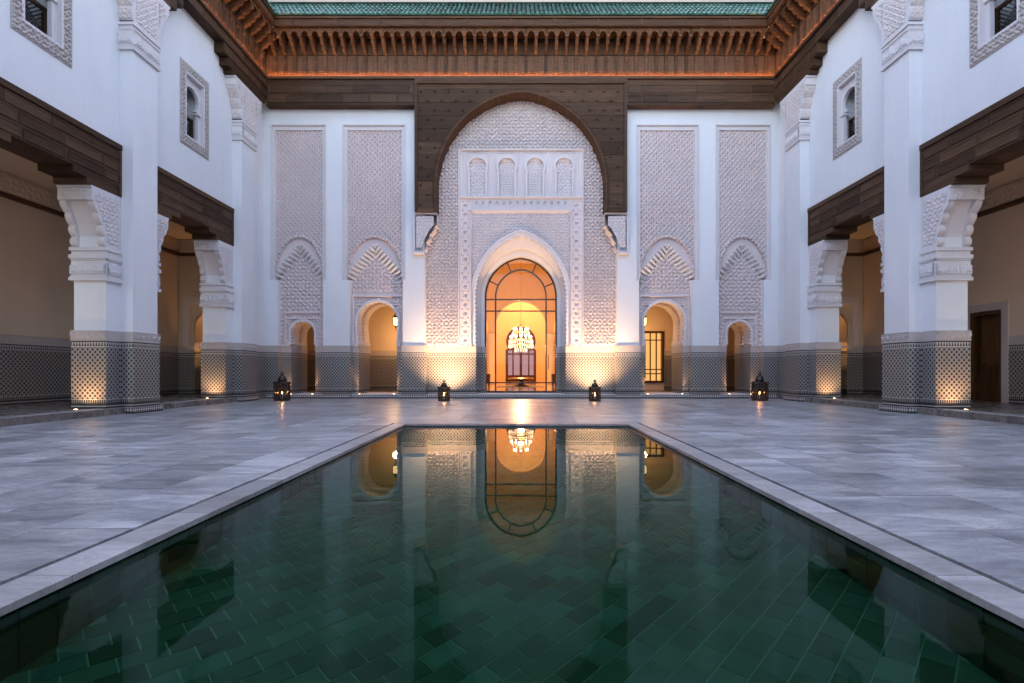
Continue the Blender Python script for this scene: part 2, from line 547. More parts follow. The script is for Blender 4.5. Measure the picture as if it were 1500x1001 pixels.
# arch outlines: points from the right springing over the apex to the left springing
def pointed(cx, a, zs, apex, n=24):
    h = apex - zs
    R = (a * a + h * h) / (2 * a)
    c = R - a
    t1 = math.atan2(h, c)
    right = [(cx - c + R * math.cos(t1 * i / n), zs + R * math.sin(t1 * i / n)) for i in range(n + 1)]
    return right + [(2 * cx - x, z) for x, z in reversed(right[:-1])]
def horseshoe(cx, R, zc, zimp, n=40):
    a0 = math.asin((zimp - zc) / R)
    return [(cx + R * math.cos(a0 + (PI - 2 * a0) * i / n), zc + R * math.sin(a0 + (PI - 2 * a0) * i / n)) for i in range(n + 1)]
def stilted(cx, R, zc, zimp, inset, n=32):
    """round arch on slightly incurving sides"""
    top = [(cx + R * math.cos(PI * i / n), zc + R * math.sin(PI * i / n)) for i in range(n + 1)]
    side = [(R - inset * (t / 6) ** 2, zc - (zc - zimp) * t / 6) for t in range(6, 0, -1)]
    return [(cx + x, z) for x, z in side] + top + [(cx - x, z) for x, z in reversed(side)]
def doorway(cx, jamb, arch, z0, zimp):
    """closed outline: jambs from z0 to zimp, then the arch"""
    return [(cx - jamb, z0), (cx + jamb, z0), (cx + jamb, zimp)] + arch + [(cx - jamb, zimp)]
def scallop(pts, amp, lobes):
    out = []
    n = len(pts)
    L = [0]
    for i in range(1, n):
        L.append(L[-1] + math.dist(pts[i], pts[i - 1]))
    m = lobes * 6
    for k_ in range(m + 1):
        s = L[-1] * k_ / m
        i = max(1, next((q for q in range(1, n) if L[q] >= s - 1e-9), n - 1))
        t = (s - L[i - 1]) / (L[i] - L[i - 1])
        x = pts[i - 1][0] + t * (pts[i][0] - pts[i - 1][0]); z = pts[i - 1][1] + t * (pts[i][1] - pts[i - 1][1])
        dx, dz = pts[i][0] - pts[i - 1][0], pts[i][1] - pts[i - 1][1]
        d = math.hypot(dx, dz)
        b = amp * (1 - abs(math.sin(PI * lobes * s / L[-1])))
        out.append((x - dz / d * b, z + dx / d * b))
    return out

XZ = lambda u, v, a: (u, a, v)
def box_on(mb, fn, u0, u1, a0, a1, z0, z1):
    return mb.prism([[(u0, z0), (u1, z0), (u1, z1), (u0, z1)]], a0, a1, fn)
rect = lambda x0, x1, z0, z1: [(x0, z0), (x1, z0), (x1, z1), (x0, z1)]

# ================================================================== GROUND AND POOL
PX0, PX1, PY0, PY1 = -1.93, 1.78, 0.45, 8.13          # water edge
CW = 0.20                                             # coping width
SL = 0.042                                            # slot between coping and paving
WZ = -0.035                                           # water level
BZ = -0.62                                            # pool floor
HX0, HX1, HY0, HY1 = PX0 - CW - SL, PX1 + CW + SL, PY0 - CW - SL, PY1 + CW + SL
ground = MB().prism([rect(-60, 60, -60, 60), rect(HX0 + 0.004, HX1 - 0.004, HY0 + 0.004, HY1 - 0.004)], -0.30, -0.012, lambda u, v, a: (u, v, a)).build(
    "courtyard_floor", "joint_mortar", None, kind="structure", label="grey marble paved courtyard floor around the green pool", category="floor")

def proj_area(x0, x1, y0, y1):
    cx, cy = (x0 + x1) / 2, (y0 + y1) / 2
    if cy < 0.9:
        return 0
    px, py = VX + cx * F / cy, VY + CAM_H * F / cy
    if not (-60 < px < 1560 and py < 1030):
        return 0
    return (x1 - x0) * (y1 - y0) * CAM_H * F * F / cy ** 3

slabs = []
def slab_cols(xs, ya, yb):
    for i in range(len(xs) - 1):
        off = random.choice([0, 0.25, 0.5]) + random.uniform(-0.05, 0.05)
        y = ya - off
        while y < yb:
            y2 = y + 0.75
            q0, q1 = max(y, ya), min(y2, yb)
            if q1 - q0 > 0.05:
                slabs.append((xs[i] + 0.002, xs[i + 1] - 0.002, q0 + 0.002, q1 - 0.002))
            y = y2
slab_cols([HX1 + 0.52 * i for i in range(14)], -3.0, 16.2)
slab_cols([HX0 - 0.52 * i for i in range(13, -1, -1)], -3.0, 16.2)
n_mid = 8
slab_cols([HX0 + (HX1 - HX0) * i / n_mid for i in range(n_mid + 1)], HY1, 16.2)
slab_cols([HX0 + (HX1 - HX0) * i / n_mid for i in range(n_mid + 1)], -3.0, HY0)
slabs.sort(key=lambda q: -proj_area(*q))
rest = MB()
for i, q in enumerate(slabs):
    dz = random.uniform(-0.0012, 0.0012)
    if i < 300:
        MB().box(*q, -0.03, dz).build("paving_slab", "paving_marble", ground)
    else:
        rest.box(*q, -0.03, dz)
rest.build("paving_slab_field", "paving_marble", ground, kind="stuff")
MB().prism([rect(-60, 60, -60, 60), rect(-9.3, 9.3, -3.0, 17)], -0.05, -0.004, lambda u, v, a: (u, v, a)).build("outer_paving", "paving_marble", ground)

pool = MB()
pool.prism([rect(PX0 - 0.12, PX1 + 0.12, PY0 - 0.12, PY1 + 0.12), rect(PX0 - 0.01, PX1 + 0.01, PY0 - 0.01, PY1 + 0.01)], BZ - 0.1, -0.028, lambda u, v, a: (u, v, a))
pool.box(PX0 - 0.01, PX1 + 0.01, PY0 - 0.01, PY1 + 0.01, BZ - 0.1, BZ)
pool = pool.build("pool_basin", "pool_grout", None, kind="structure", label="long pool lined with dark green glazed tiles", category="pool")
# slot frame of dark metal, coping stones
MB().prism([rect(HX0, HX1, HY0, HY1), rect(PX0 - CW, PX1 + CW, PY0 - CW, PY1 + CW)], -0.1, -0.022, lambda u, v, a: (u, v, a)).build("drain_slot", "slot_bronze", pool)
def coping(x0, x1, y0, y1):
    e = 0.0025
    mb = MB()
    prof = 0.012
    mb.box(x0 + e, x1 - e, y0 + e, y1 - e, -0.027, 0.004)
    mb.build("coping_stone", "coping_marble", pool)
for sx in (0, 1):
    x0, x1 = ((PX0 - CW, PX0 + 0.008), (PX1 - 0.008, PX1 + CW))[sx]
    y = PY0 - CW
    while y < PY1 + CW - 0.01:
        y2 = min(y + 0.93, PY1 + CW)
        coping(x0, x1, y, y2)
        y = y2
for ya, yb in ((PY1 - 0.008, PY1 + CW), (PY0 - CW, PY0 + 0.008)):
    n = 4
    for i in range(n):
        w_ = (PX1 - PX0 - 0.016) / n
        coping(PX0 + 0.008 + i * w_, PX0 + 0.008 + (i + 1) * w_, ya, yb)
# glazed tiles on the pool floor, laid diagonally in running bond
TL, TWd, ANG = 0.165, 0.115, math.radians(45)
ca, sa = math.cos(ANG), math.sin(ANG)
cands = []
for i in range(-45, 46):
    for j in range(-62, 63):
        a_, b_ = (i + (0.5 if j % 2 else 0)) * TL, j * TWd
        cx, cy = ca * a_ - sa * b_, 4.2 + sa * a_ + ca * b_
        if PX0 - 0.05 < cx < PX1 + 0.05 and PY0 - 0.05 < cy < PY1 + 0.05:
            cands.append((cx, cy))
def vis(c):
    d = c[1]
    px, py = VX + c[0] * F / d, VY + (CAM_H + 0.35) * F / d
    return 1 / d ** 3 if (-40 < px < 1540 and py < 1040) else 0
cands.sort(key=lambda c: -vis(c))
e = 0.0035
corners = [(-TL / 2 + e, -TWd / 2 + e), (TL / 2 - e, -TWd / 2 + e), (TL / 2 - e, TWd / 2 - e), (-TL / 2 + e, TWd / 2 - e)]
tm = MB().prism([corners], -0.01, 0.007, lambda u, v, a: (u, v, a)).mesh("tile", "pool_tile")
far_t = MB()
for i, (cx, cy) in enumerate(cands):
    if i < 300:
        mw = Matrix.Translation((cx, cy, BZ + random.uniform(-0.001, 0.001))) @ Matrix.Rotation(ANG, 4, 'Z')
        link("tile", tm, pool, mw)
    else:
        far_t.prism([[(cx + ca * u - sa * v, cy + sa * u + ca * v) for u, v in corners]], BZ - 0.01, BZ + 0.007, lambda u, v, a: (u, v, a))
far_t.build("tile_field", "pool_tile", pool, kind="stuff")
wall_t = MB()
for (fx, u0, u1) in (('l', PY0, PY1), ('r', PY0, PY1), ('b', PX0, PX1), ('f', PX0, PX1)):
    n = int((u1 - u0) / 0.16)
    for r_ in range(4):
        for i in range(n):
            a0 = u0 + (u1 - u0) * i / n + 0.004; a1 = u0 + (u1 - u0) * (i + 1) / n - 0.004
            z0, z1 = BZ + 0.012 + r_ * 0.144, BZ + 0.15 + r_ * 0.144
            if fx == 'l': wall_t.box(PX0 - 0.011, PX0, a0, a1, z0, z1)
            if fx == 'r': wall_t.box(PX1, PX1 + 0.011, a0, a1, z0, z1)
            if fx == 'b': wall_t.box(a0, a1, PY1, PY1 + 0.011, z0, z1)
            if fx == 'f': wall_t.box(a0, a1, PY0 - 0.011, PY0, z0, z1)
wall_t.build("wall_tile_field", "pool_tile", pool, kind="stuff")
water = MB().add([(PX0 - 0.009, PY0 - 0.009, WZ), (PX1 + 0.009, PY0 - 0.009, WZ), (PX1 + 0.009, PY1 + 0.009, WZ), (PX0 - 0.009, PY1 + 0.009, WZ)], [(0, 1, 2, 3)]).build(
    "water", "water", None, kind="structure", label="still clear water reflecting the lit facade", category="water")

# ================================================================== EAVES (shared by facade and wings)
EZ0 = 10.28
corbel_prof = [(0, 10.40), (0.03, 10.40), (0.045, 10.46), (0.028, 10.60), (0.028, 10.74), (0.06, 10.80), (0.06, 10.90), (0.04, 10.95), (0.10, 11.02),
               (0.20, 11.05), (0.24, 11.14), (0.33, 11.16), (0.38, 11.27), (0.46, 11.31), (0.50, 11.42), (0.50, 11.555), (0, 11.555)]
cm = MB()
cm.prism([corbel_prof], -0.045, 0.045, lambda u, v, a: (a, -u, v))
CORBEL = cm.mesh("eave_corbel", "cedar")
def eave(parent, T, ROT, u0, u1, fu0, fu1, sv):
    """T(u, v, z): u along the wall, v out into the courtyard"""
    def bx(name, mat, ua, ub, va, vb, za, zb, par=parent, **t):
        mb = MB()
        mb.prism([rect(ua, ub, za, zb)], va, vb, lambda u, z, v: T(u, v, z))
        return mb.build(name, mat, par, **t)
    # wall boards behind the corbels
    n = int((u1 - u0) / 0.32)
    st = (u1 - u0) / n
    brd = bx("eave_wall", "cedar_upright", u0, u1, -0.25, 0, EZ0 - 0.02, 11.56)
    mb = MB()
    for i in range(n):
        ua = u0 + i * st
        mb.prism([rect(ua + 0.05, ua + st - 0.05, 10.42, 10.98)], 0, 0.012, lambda u, z, v: T(u, v, z))
        mb.prism([rect(ua + 0.09, ua + st - 0.09, 10.48, 10.92)], 0.012, 0.022, lambda u, z, v: T(u, v, z))
    mb.build("eave_panel_field", "cedar_upright", parent, kind="stuff")
    bx("picture_rail", "cedar", u0, u1, 0.0, 0.035, 10.99, 11.03)
    for i in range(n + 1):
        u = u0 + i * st
        if fu0 - 0.25 < u < fu1 + 0.25:
            p_ = T(u, 0, 0)
            link("eave_corbel", CORBEL, parent, Matrix.Translation(p_) @ ROT)
    # board with small round arches between the corbel tips
    mb = MB()
    i0 = 0
    for i in range(n):
        ua, ub = u0 + i * st, u0 + (i + 1) * st
        if ua < fu0 - 0.2 or ub > fu1 + 0.2:
            continue
        r_ = st / 2 - 0.05
        arc = [((ua + ub) / 2 + r_ * math.cos(PI * q / 10), 11.30 + (r_ + 0.05) * math.sin(PI * q / 10)) for q in range(11)]
        mb.prism([[(ua, 11.56), (ua, 11.30)] + list(reversed(arc)) + [(ub, 11.30), (ub, 11.56)]], 0.455, 0.475, lambda u, z, v: T(u, v, z))
    mb.build("arched_board", "cedar", parent)
    bx("eave_soffit", "cedar", fu0, fu1, 0, 0.52, 11.562, 11.60)
    fa = bx("fascia", "dark_wood", fu0, fu1, 0.52, 0.555, 11.545, 11.80)
    bx("fascia_rail", "dark_wood", fu0, fu1, 0.555, 0.585, 11.545, 11.58, fa)
    bx("fascia_rail", "dark_wood", fu0, fu1, 0.555, 0.60, 11.775, 11.82, fa)
    u = fu0 + 0.6
    while u < fu1 - 0.2:
        bx("batten", "dark_wood", u - 0.03, u + 0.03, 0.555, 0.578, 11.581, 11.774, fa)
        u += 1.35
    ledge = bx("light_strip", "led_strip", u0 + (0.12 if u0 < 0 else 0), u1 - 0.12, sv, sv + 0.018, EZ0 + 0.002, EZ0 + 0.012)
    # tiled roof slope
    mb = MB()
    mb.prism([[(0.60, 11.82), (0.60, 11.835), (-0.95, 13.40), (-0.95, 13.36)]], fu0 - 1.0, fu1 + 1.0, lambda v, z, u: T(u, v, z))
    rf = mb.build("roof", "dark_wood", parent)
    tl = MB()
    p_ = 0.14
    nc = int((fu1 - fu0 + 2.0) / p_)
    L = 1.55
    for c in range(nc):
        uc = fu0 - 1.0 + (c + 0.5) * p_
        for r_ in range(7):
            s0, s1 = r_ * L / 7, (r_ + 1.12) * L / 7
            ju = random.uniform(-0.006, 0.006)
            A, B = [], []
            for q in range(6):
                an = PI * q / 5
                lift0, lift1 = 0.014, -0.004
                for lst, s_, lf, rr in ((A, s0, lift0, 0.066), (B, s1, lift1, 0.058)):
                    du = rr * math.cos(an); dn = rr * math.sin(an) + lf
                    lst.append(T(uc + du + ju, 0.66 - s_ + dn * 0.707 - 0.04, 11.86 + s_ + dn * 0.707 - 0.02))
            tl.strip(A, B)
            if r_ == 0:
                tl.add(A, [tuple(range(6))])
    tl.build("roof_tile_field", "green_glaze", rf, kind="stuff")
    bx("parapet", "parapet_plaster", fu0 - 0.5, fu1 + 0.5, -1.2, -0.96, 13.0, 14.6)

def boards(parent, fn, a_face, u0, u1, z0, z1, rows, blen, proud=0.014, name="board", mat="dark_wood", seed=0):
    """rows of framed boards laid like bricks on a dark beam; a_face is the beam face, fn(u, z, a)"""
    rs = random.Random(seed)
    h = (z1 - z0) / rows
    for r_ in range(rows):
        u = u0 - (rs.uniform(0.1, 0.9)) * blen
        while u < u1:
            ua, ub = max(u + 0.02, u0 + 0.02), min(u + blen - 0.02, u1 - 0.02)
            if ub - ua > 0.08:
                za, zb = z0 + r_ * h + 0.02, z0 + (r_ + 1) * h - 0.02
                mb = MB()
                i_ = 0.022
                A = [fn(x, z, a_face) for x, z in rect(ua, ub, za, zb)]
                B = [fn(x, z, a_face - proud) for x, z in rect(ua + 0.006, ub - 0.006, za + 0.006, zb - 0.006)]
                C = [fn(x, z, a_face - proud) for x, z in rect(ua + i_, ub - i_, za + i_, zb - i_)]
                D = [fn(x, z, a_face - proud + 0.009) for x, z in rect(ua + i_ + 0.008, ub - i_ - 0.008, za + i_ + 0.008, zb - i_ - 0.008)]
                mb.strip(A, B, True); mb.strip(B, C, True); mb.strip(C, D, True); mb.add(D, [(0, 1, 2, 3)])
                me = mb.mesh(name, mat, recalc=True)
                link(name, me, parent)
            u += blen

# ================================================================== SIDE WINGS
W0, W1, WP = 8.36, 9.00, 8.09      # wall face, wall back, pilaster face
GW = 11.5                          # gallery back wall
PYC = [6.595, 10.595, 14.595]      # pillar centres
YEND = 15.93
G0 = 0.13                          # gallery floor level
DZ = 1.49                          # dado top
def ucurve(z):
    t = np.clip((4.22 - z) / 0.85, 0, 1)
    return 0.30 * (1 - t) ** 1.9 + 0.075 * np.abs(np.sin(4 * PI * t)) ** 0.8 * (0.45 + 0.55 * t)
def ucurve_top(z):
    t = np.clip((9.0 - z) / 0.8, 0, 1)
    return 0.30 * (1 - t) ** 2 + 0.04 * np.abs(np.sin(3 * PI * t)) ** 0.8

def wing(s, label, right):
    T = thing("arcade_wing", label, "arcade", (s * W0, 4.0, 0))
    YZ = lambda u, v, a: (s * a, u, v)
    PLN = lambda u, v, a: (s * u, v, a)
    SXZ = lambda u, v, a: (s * u, a, v)
    ybeg = 4.0
    MB().box(s * W0, s * W1, -9.0, ybeg - 0.001, -0.02, 11.6).build("side_wall", "white_plaster", T)  # plain unseen stretch, added to stop sky light leaking in sideways
    # upper wall with window openings
    wins = [8.595, 12.595]
    holes = [rect(yc - 0.36, yc + 0.36, 6.75, 8.37) for yc in wins]
    MB().prism([rect(ybeg, YEND + 0.25, 5.56, 10.26)] + holes, W0, W1, YZ).build("upper_wall", "white_plaster", T)
    # gallery room
    MB().box(s * 8.2, s * (GW + 0.2), ybeg, 16.5, -0.02, G0 - 0.006).build("gallery_floor", "gallery_marble", T)
    MB().box(s * (W1), s * (GW + 0.3), ybeg, 16.7, 5.30, 5.40).build("gallery_ceiling", "inner_plaster", T)
    # back wall of the gallery (the right one holds a door)
    gw = [rect(ybeg, 16.7, G0 - 0.02, 5.3)]
    dy0, dy1, dzt = 11.72, 12.56, 2.36
    if right:
        gw = [[(ybeg, G0 - 0.02), (dy0, G0 - 0.02), (dy0, dzt), (dy1, dzt), (dy1, G0 - 0.02), (16.7, G0 - 0.02), (16.7, 5.3), (ybeg, 5.3)]]
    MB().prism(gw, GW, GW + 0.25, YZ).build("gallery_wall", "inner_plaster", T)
    segs = [(ybeg, 16.5)] if not right else [(ybeg, dy0 - 0.16), (dy1 + 0.16, 16.5)]
    for ya, yb in segs:
        MB().prism([rect(ya, yb, G0 - 0.01, DZ)], GW - 0.03, GW, YZ).build("gallery_dado", "zellige", T)
        hf("gallery_frieze", ya, yb, DZ, 1.70, 0.02, lambda u, v: 0.012 * arabesque(u, v, 0.10), lambda u, v, h: (s * (GW - 0.02 - h), u, v), "carved_stone", T)
    hf("gallery_cornice", ybeg, 16.5, 4.86, 5.28, 0.022, lambda u, v: 0.02 * arabesque(u, v, 0.13), lambda u, v, h: (s * (GW - 0.05 - h), u, v), "inner_plaster", T)
    MB().prism([rect(ybeg, 16.45, 4.74, 4.84)], GW - 0.08, GW, YZ).build("wood_rail", "dark_wood", T)
    # end wall with an arched passage
    ac, ah = 10.35, 0.62
    arch = stilted(ac, 0.62, 2.35, 1.84, 0.06)
    MB().prism([[(W1 - 0.2, G0 - 0.02), (ac - 0.6, G0 - 0.02), (ac - 0.6, 1.84)] + list(reversed(arch)) + [(ac + 0.6, 1.84), (ac + 0.6, G0 - 0.02), (GW, G0 - 0.02), (GW, 5.3), (W1 - 0.2, 5.3)]],
               16.5, 17.34, SXZ).build("end_wall", "inner_plaster", T)
    for wa, wb in ((W1, ac - 0.62), (ac + 0.62, GW - 0.03)):
        MB().prism([rect(wa, wb, G0 - 0.01, DZ)], 16.47, 16.5, SXZ).build("end_dado", "zellige", T)
        hf("end_frieze", wa, wb, DZ, 1.70, 0.02, lambda u, v: 0.012 * arabesque(u, v, 0.10), lambda u, v, h: (s * u, 16.48 - h, v), "carved_stone", T)
    for wa, wb in ((ac - 0.63, ac - 0.57), (ac + 0.57, ac + 0.63)):
        MB().prism([rect(wa, wb, G0 - 0.01, DZ)], 16.46, 17.36, SXZ).build("passage_dado", "zellige", T)
    fr = MB().prism([rect(ac - 0.95, ac + 0.95, DZ + 0.22, 3.35), rect(ac - 0.78, ac + 0.78, DZ + 0.18, 3.15)], 16.44, 16.5, SXZ)
    fr.build("passage_frame", "stucco", T)
    MB().prism([rect(GW - 2.5, GW - 0.1, 4.74, 4.84)], 16.42, 16.5, SXZ).build("wood_rail", "dark_wood", T)
    # kerb step with jogs round the pilasters
    k_ = 0.07
    poly = [(W0 + 0.2, ybeg), (W0 - k_, ybeg)]
    for yc in PYC:
        poly += [(W0 - k_, yc - 0.345 - k_), (WP - k_, yc - 0.345 - k_), (WP - k_, yc + 0.345 + k_), (W0 - k_, yc + 0.345 + k_)]
    poly += [(W0 - k_, YEND - 0.2), (W0 + 0.2, YEND - 0.2)]
    MB().prism([poly], -0.02, G0, PLN).build("kerb", "kerb_mosaic", T)
    # pillars
    for pi, yc in enumerate(PYC):
        yA, yB = yc - 0.695, yc + 0.695
        pA, pB = yc - 0.345, yc + 0.345
        corner = pi == 2
        if corner:
            yB = YEND + 0.2
        P = MB().prism([[(W1, yA), (W0, yA), (W0, pA), (WP, pA), (WP, pB), (W0, pB), (W0, yB), (W1, yB)]], 1.66, 5.0, PLN).build("pillar", "white_plaster", T)
        if corner:
            MB().box(s * W0, s * W1, pB - 0.02, yB, 5.0, 5.559).build("corner_wall", "white_plaster", P)
        MB().prism([rect(WP, W0 + 0.05, pA, pB)], 5.0, 9.24, lambda u, v, a: (s * u, v, a)).build("pilaster", "white_plaster", P)
        e_ = 0.03
        MB().prism([[(W1 + e_, yA - e_), (W0 - e_, yA - e_), (W0 - e_, pA - e_), (WP - e_, pA - e_), (WP - e_, pB + e_), (W0 - e_, pB + e_), (W0 - e_, yB + e_), (W1 + e_, yB + e_)]],
                   G0 - 0.01, DZ, PLN).build("dado", "zellige", P)
        e_ = 0.035
        MB().prism([[(W1 + e_, yA - e_), (W0 - e_, yA - e_), (W0 - e_, pA - e_), (WP - e_, pA - e_), (WP - e_, pB + e_), (W0 - e_, pB + e_), (W0 - e_, yB + e_), (W1 + e_, yB + e_)]],
                   DZ, 1.70, PLN).build("frieze_band", "carved_stone", P)
        fz = lambda u, v: 0.016 * arabesque(u, v - DZ, 0.105) * (np.abs(v - 1.595) < 0.075) + 0.010 * (np.abs(v - 1.595) > 0.085)
        hf("frieze_carving", W0 - e_, W1 + e_, DZ + 0.004, 1.696, 0.012, fz, lambda u, v, h: (s * u, yA - e_ - 0.003 - h, v), "carved_stone", P)
        hf("frieze_carving", pA - e_, pB + e_, DZ + 0.004, 1.696, 0.012, fz, lambda u, v, h: (s * (WP - e_ - 0.003 - h), u, v), "carved_stone", P)
        # collars and brackets under the beams
        for d_ in ((-1, 1) if not corner else (-1,)):
            yf = yc + d_ * 0.695                       # pillar face on that side
            def seg(za, zb, e, mb):
                y0_, y1_ = yf + d_ * e, yc + d_ * 0.346
                mb.box(s * (W0 - e), s * (W1 + e), y0_, y1_, za, zb)
            mb = MB()
            for za, zb, e in ((3.30, 3.37, 0.055), (3.22, 3.30, 0.03), (3.14, 3.22, 0.06), (2.77, 3.14, 0.032), (2.70, 2.77, 0.06)):
                seg(za, zb, e, mb)
            mb.build("collar", "stucco_light", P)
            kf = lambda u, v: 0.036 * kufic(u, (v - 2.82) / 0.27, 0.062) * ((v > 2.82) & (v < 3.09)) + 0.022 * ((v < 2.80) | (v > 3.11))
            hf("collar_inscription", W0 - 0.03, W1 + 0.03, 2.775, 3.135, 0.011, kf, lambda u, v, h: (s * u, yf + d_ * (0.033 + h), v), "stucco_light", P)
            hf("collar_inscription", min(yf, yc + d_ * 0.35), max(yf, yc + d_ * 0.35), 2.775, 3.135, 0.011, kf, lambda u, v, h: (s * (W0 - 0.033 - h), u, v), "stucco_light", P)
            zs = np.linspace(4.22, 3.37, 42)
            head = [(-0.348, 4.50), (0.36, 4.50), (0.36, 4.46), (0.335, 4.45), (0.335, 4.22)]
            prof = head + [(float(ucurve(z)), float(z)) for z in zs] + [(-0.348, 3.37)]
            core = head[:-1] + [(0.335, 4.23)] + [(max(-0.1, 0.25 * (1 - min(1, (4.22 - float(z)) / 0.75)) ** 1.7 - 0.012), float(z)) for z in zs] + [(-0.346, 3.372)]
            bk = MB().prism([[(yf + d_ * u, z) for u, z in prof]], W0 - 0.02, W0 + 0.11, YZ)
            bk.prism([[(yf + d_ * u, z) for u, z in prof]], W1 - 0.11, W1 + 0.02, YZ)
            bk.prism([[(yf + d_ * u, z) for u, z in core]], W0 + 0.108, W1 - 0.108, YZ)
            bk.build("bracket", "stucco_light", P)
            im = lambda u, v: (u < np.where(v > 4.22, 0.27, ucurve(v) - 0.075)) & (u > -0.27) & (v > 3.47) & (v < 4.39)
            for wf, sg in ((W0 - 0.018, -1), (W1 + 0.018, 1)):
                hf("bracket_carving", -0.28, 0.28, 3.46, 4.40, 0.011, lambda u, v: 0.022 * arabesque(u, v, 0.085) - 0.004,
                   lambda u, v, h: (s * (wf + sg * h), yf + d_ * u, v), "stucco", P, mask=im)
            hf("bracket_carving", W0 + 0.07, W1 - 0.07, 4.26, 4.42, 0.011, lambda u, v: 0.018 * arabesque(u, v, 0.08),
               lambda u, v, h: (s * u, yf + d_ * (0.333 + h), v), "stucco", P)
        # eave bracket high on the pilaster
        mb = MB()
        for za, zb, e in ((8.08, 8.14, 0.05), (8.01, 8.08, 0.025), (7.64, 8.01, 0.03), (7.57, 7.64, 0.05)):
            mb.box(s * (WP - e), s * (W0 + 0.02), pA - e, pB + e, za, zb)
        mb.build("eave_collar", "stucco_light", P)
        kf = lambda u, v: 0.036 * kufic(u, (v - 7.69) / 0.27, 0.062) * ((v > 7.69) & (v < 7.96)) + 0.022 * ((v < 7.67) | (v > 7.98))
        hf("collar_inscription", pA - 0.02, pB + 0.02, 7.645, 8.005, 0.011, kf, lambda u, v, h: (s * (WP - 0.031 - h), u, v), "stucco_light", P)
        hf("collar_inscription", WP - 0.02, W0, 7.645, 8.005, 0.011, kf, lambda u, v, h: (s * u, pA - 0.031 - h, v), "stucco_light", P)
        zs = np.linspace(9.0, 8.15, 36)
        arm = [(0.33, 9.00)] + [(float(ucurve_top(z)), float(z)) for z in zs]
        prof = [(pA - u, z) for u, z in arm] + [(pB + u, z) for u, z in reversed(arm)] + [(pB + 0.33, 9.19), (pB + 0.37, 9.20), (pB + 0.37, 9.245), (pA - 0.37, 9.245), (pA - 0.37, 9.20), (pA - 0.33, 9.19)]
        if corner:
            prof = [(y, z) for y, z in prof]
        MB().prism([prof], WP - 0.025, W0 + 0.01, YZ).build("eave_bracket", "stucco_light", P)
        for ya, yb in ((pA - 0.22, pA - 0.02), (pA + 0.06, pB - 0.06), (pB + 0.02, pB + 0.22)):
            im = (lambda u, v: (u > pA - np.where(v > 9.0, 0.27, ucurve_top(v) - 0.07)) & (u < pB + np.where(v > 9.0, 0.27, ucurve_top(v) - 0.07)))
            hf("bracket_carving", ya, yb, 8.22, 9.12, 0.011, lambda u, v: 0.018 * arabesque(u, v, 0.085), lambda u, v, h: (s * (WP - 0.024 - h), u, v), "stucco", P, mask=im)
        hf("bracket_carving", WP + 0.02, W0, 8.22, 8.95, 0.012, lambda u, v: 0.016 * arabesque(u, v, 0.085),
           lambda u, v, h: (s * u, pA - ucurve_top(v) - 0.003 - h, v), "stucco", P)
    # beams over the openings with stepped corbel blocks
    spans = [(ybeg, PYC[0] - 0.345), (PYC[0] + 0.345, PYC[1] - 0.345), (PYC[1] + 0.345, PYC[2] - 0.345)]
    for bi, (ya, yb) in enumerate(spans):
        B = MB().box(s * (W0 - 0.02), s * W1, ya + 0.001, yb - 0.001, 4.74, 5.555).build("beam", "dark_wood", T)
        MB().box(s * (W0 - 0.055), s * (W0 - 0.02), ya + 0.002, yb - 0.002, 5.47, 5.58).build("beam_rail", "dark_wood", B)
        for za, zb, dd in ((4.62, 4.739, 1.10), (4.502, 4.619, 0.80)):
            if bi > 0:
                MB().box(s * (W0 - 0.02), s * W1, ya + 0.001, ya + dd, za, zb).build("corbel_block", "dark_wood", B)
            MB().box(s * (W0 - 0.02), s * W1, yb - dd, yb - 0.001, za, zb).build("corbel_block", "dark_wood", B)
        boards(B, YZ, W0 - 0.021, ya + 0.01, yb - 0.07, 4.75, 5.46, 3, 0.82, 0.016, "beam_board", "dark_wood", 10 + bi)
        for yy in (ya, yb):
            o_ = -1 if yy == yb else 1
            MB().box(s * (W0 - 0.045), s * (W0 - 0.02), yy + o_ * 0.003, yy + o_ * 0.06, 4.51, 5.465).build("end_post", "dark_wood", B)
    # upper windows
    for wi, yc in enumerate(wins):
        Wn = MB().prism([rect(yc - 0.38, yc + 0.38, 6.73, 8.39), rect(yc - 0.33, yc + 0.33, 6.79, 8.33)], W0 - 0.025, W0 + 0.10, YZ).build("window", "stucco_light", T)
        def bandmask(u, v):
            return ~((np.abs(u - yc) < 0.37) & (v > 6.74) & (v < 8.38))
        hf("carved_frame", yc - 0.545, yc + 0.545, 6.52, 8.58, 0.011,
           lambda u, v: 0.014 + 0.026 * arabesque(u - yc, v - 7.5, 0.085) * ((np.abs(u - yc) < 0.525) & (v > 6.54) & (v < 8.56)),
           lambda u, v, h: (s * (W0 - h), u, v), "carved_stone", Wn, mask=bandmask)
        MB().prism([rect(yc - 0.55, yc + 0.55, 6.51, 8.59), rect(yc - 0.37, yc + 0.37, 6.74, 8.38)], W0 - 0.012, W0 + 0.02, YZ).build("frame_backing", "carved_stone", Wn)
        ar = horseshoe(yc, 0.285, 7.85, 7.62)
        MB().prism([rect(yc - 0.36, yc + 0.36, 6.75, 8.37), doorway(yc, 0.25, ar, 6.80, 7.62)], W0 + 0.08, W0 + 0.16, YZ).build("arch_plate", "stucco_light", Wn)
        for sg in (-1, 1):
            MB().box(s * (W0 + 0.04), s * (W0 + 0.2), yc + sg * 0.215, yc + sg * 0.33, 7.55, 7.62).build("impost", "stucco_light", Wn)
        rc = MB()
        rc.box(s * 10.2, s * 10.25, yc - 0.9, yc + 0.9, 6.3, 8.9)
        rc.box(s * W1, s * 10.2, yc - 0.95, yc - 0.9, 6.3, 8.9); rc.box(s * W1, s * 10.2, yc + 0.9, yc + 0.95, 6.3, 8.9)
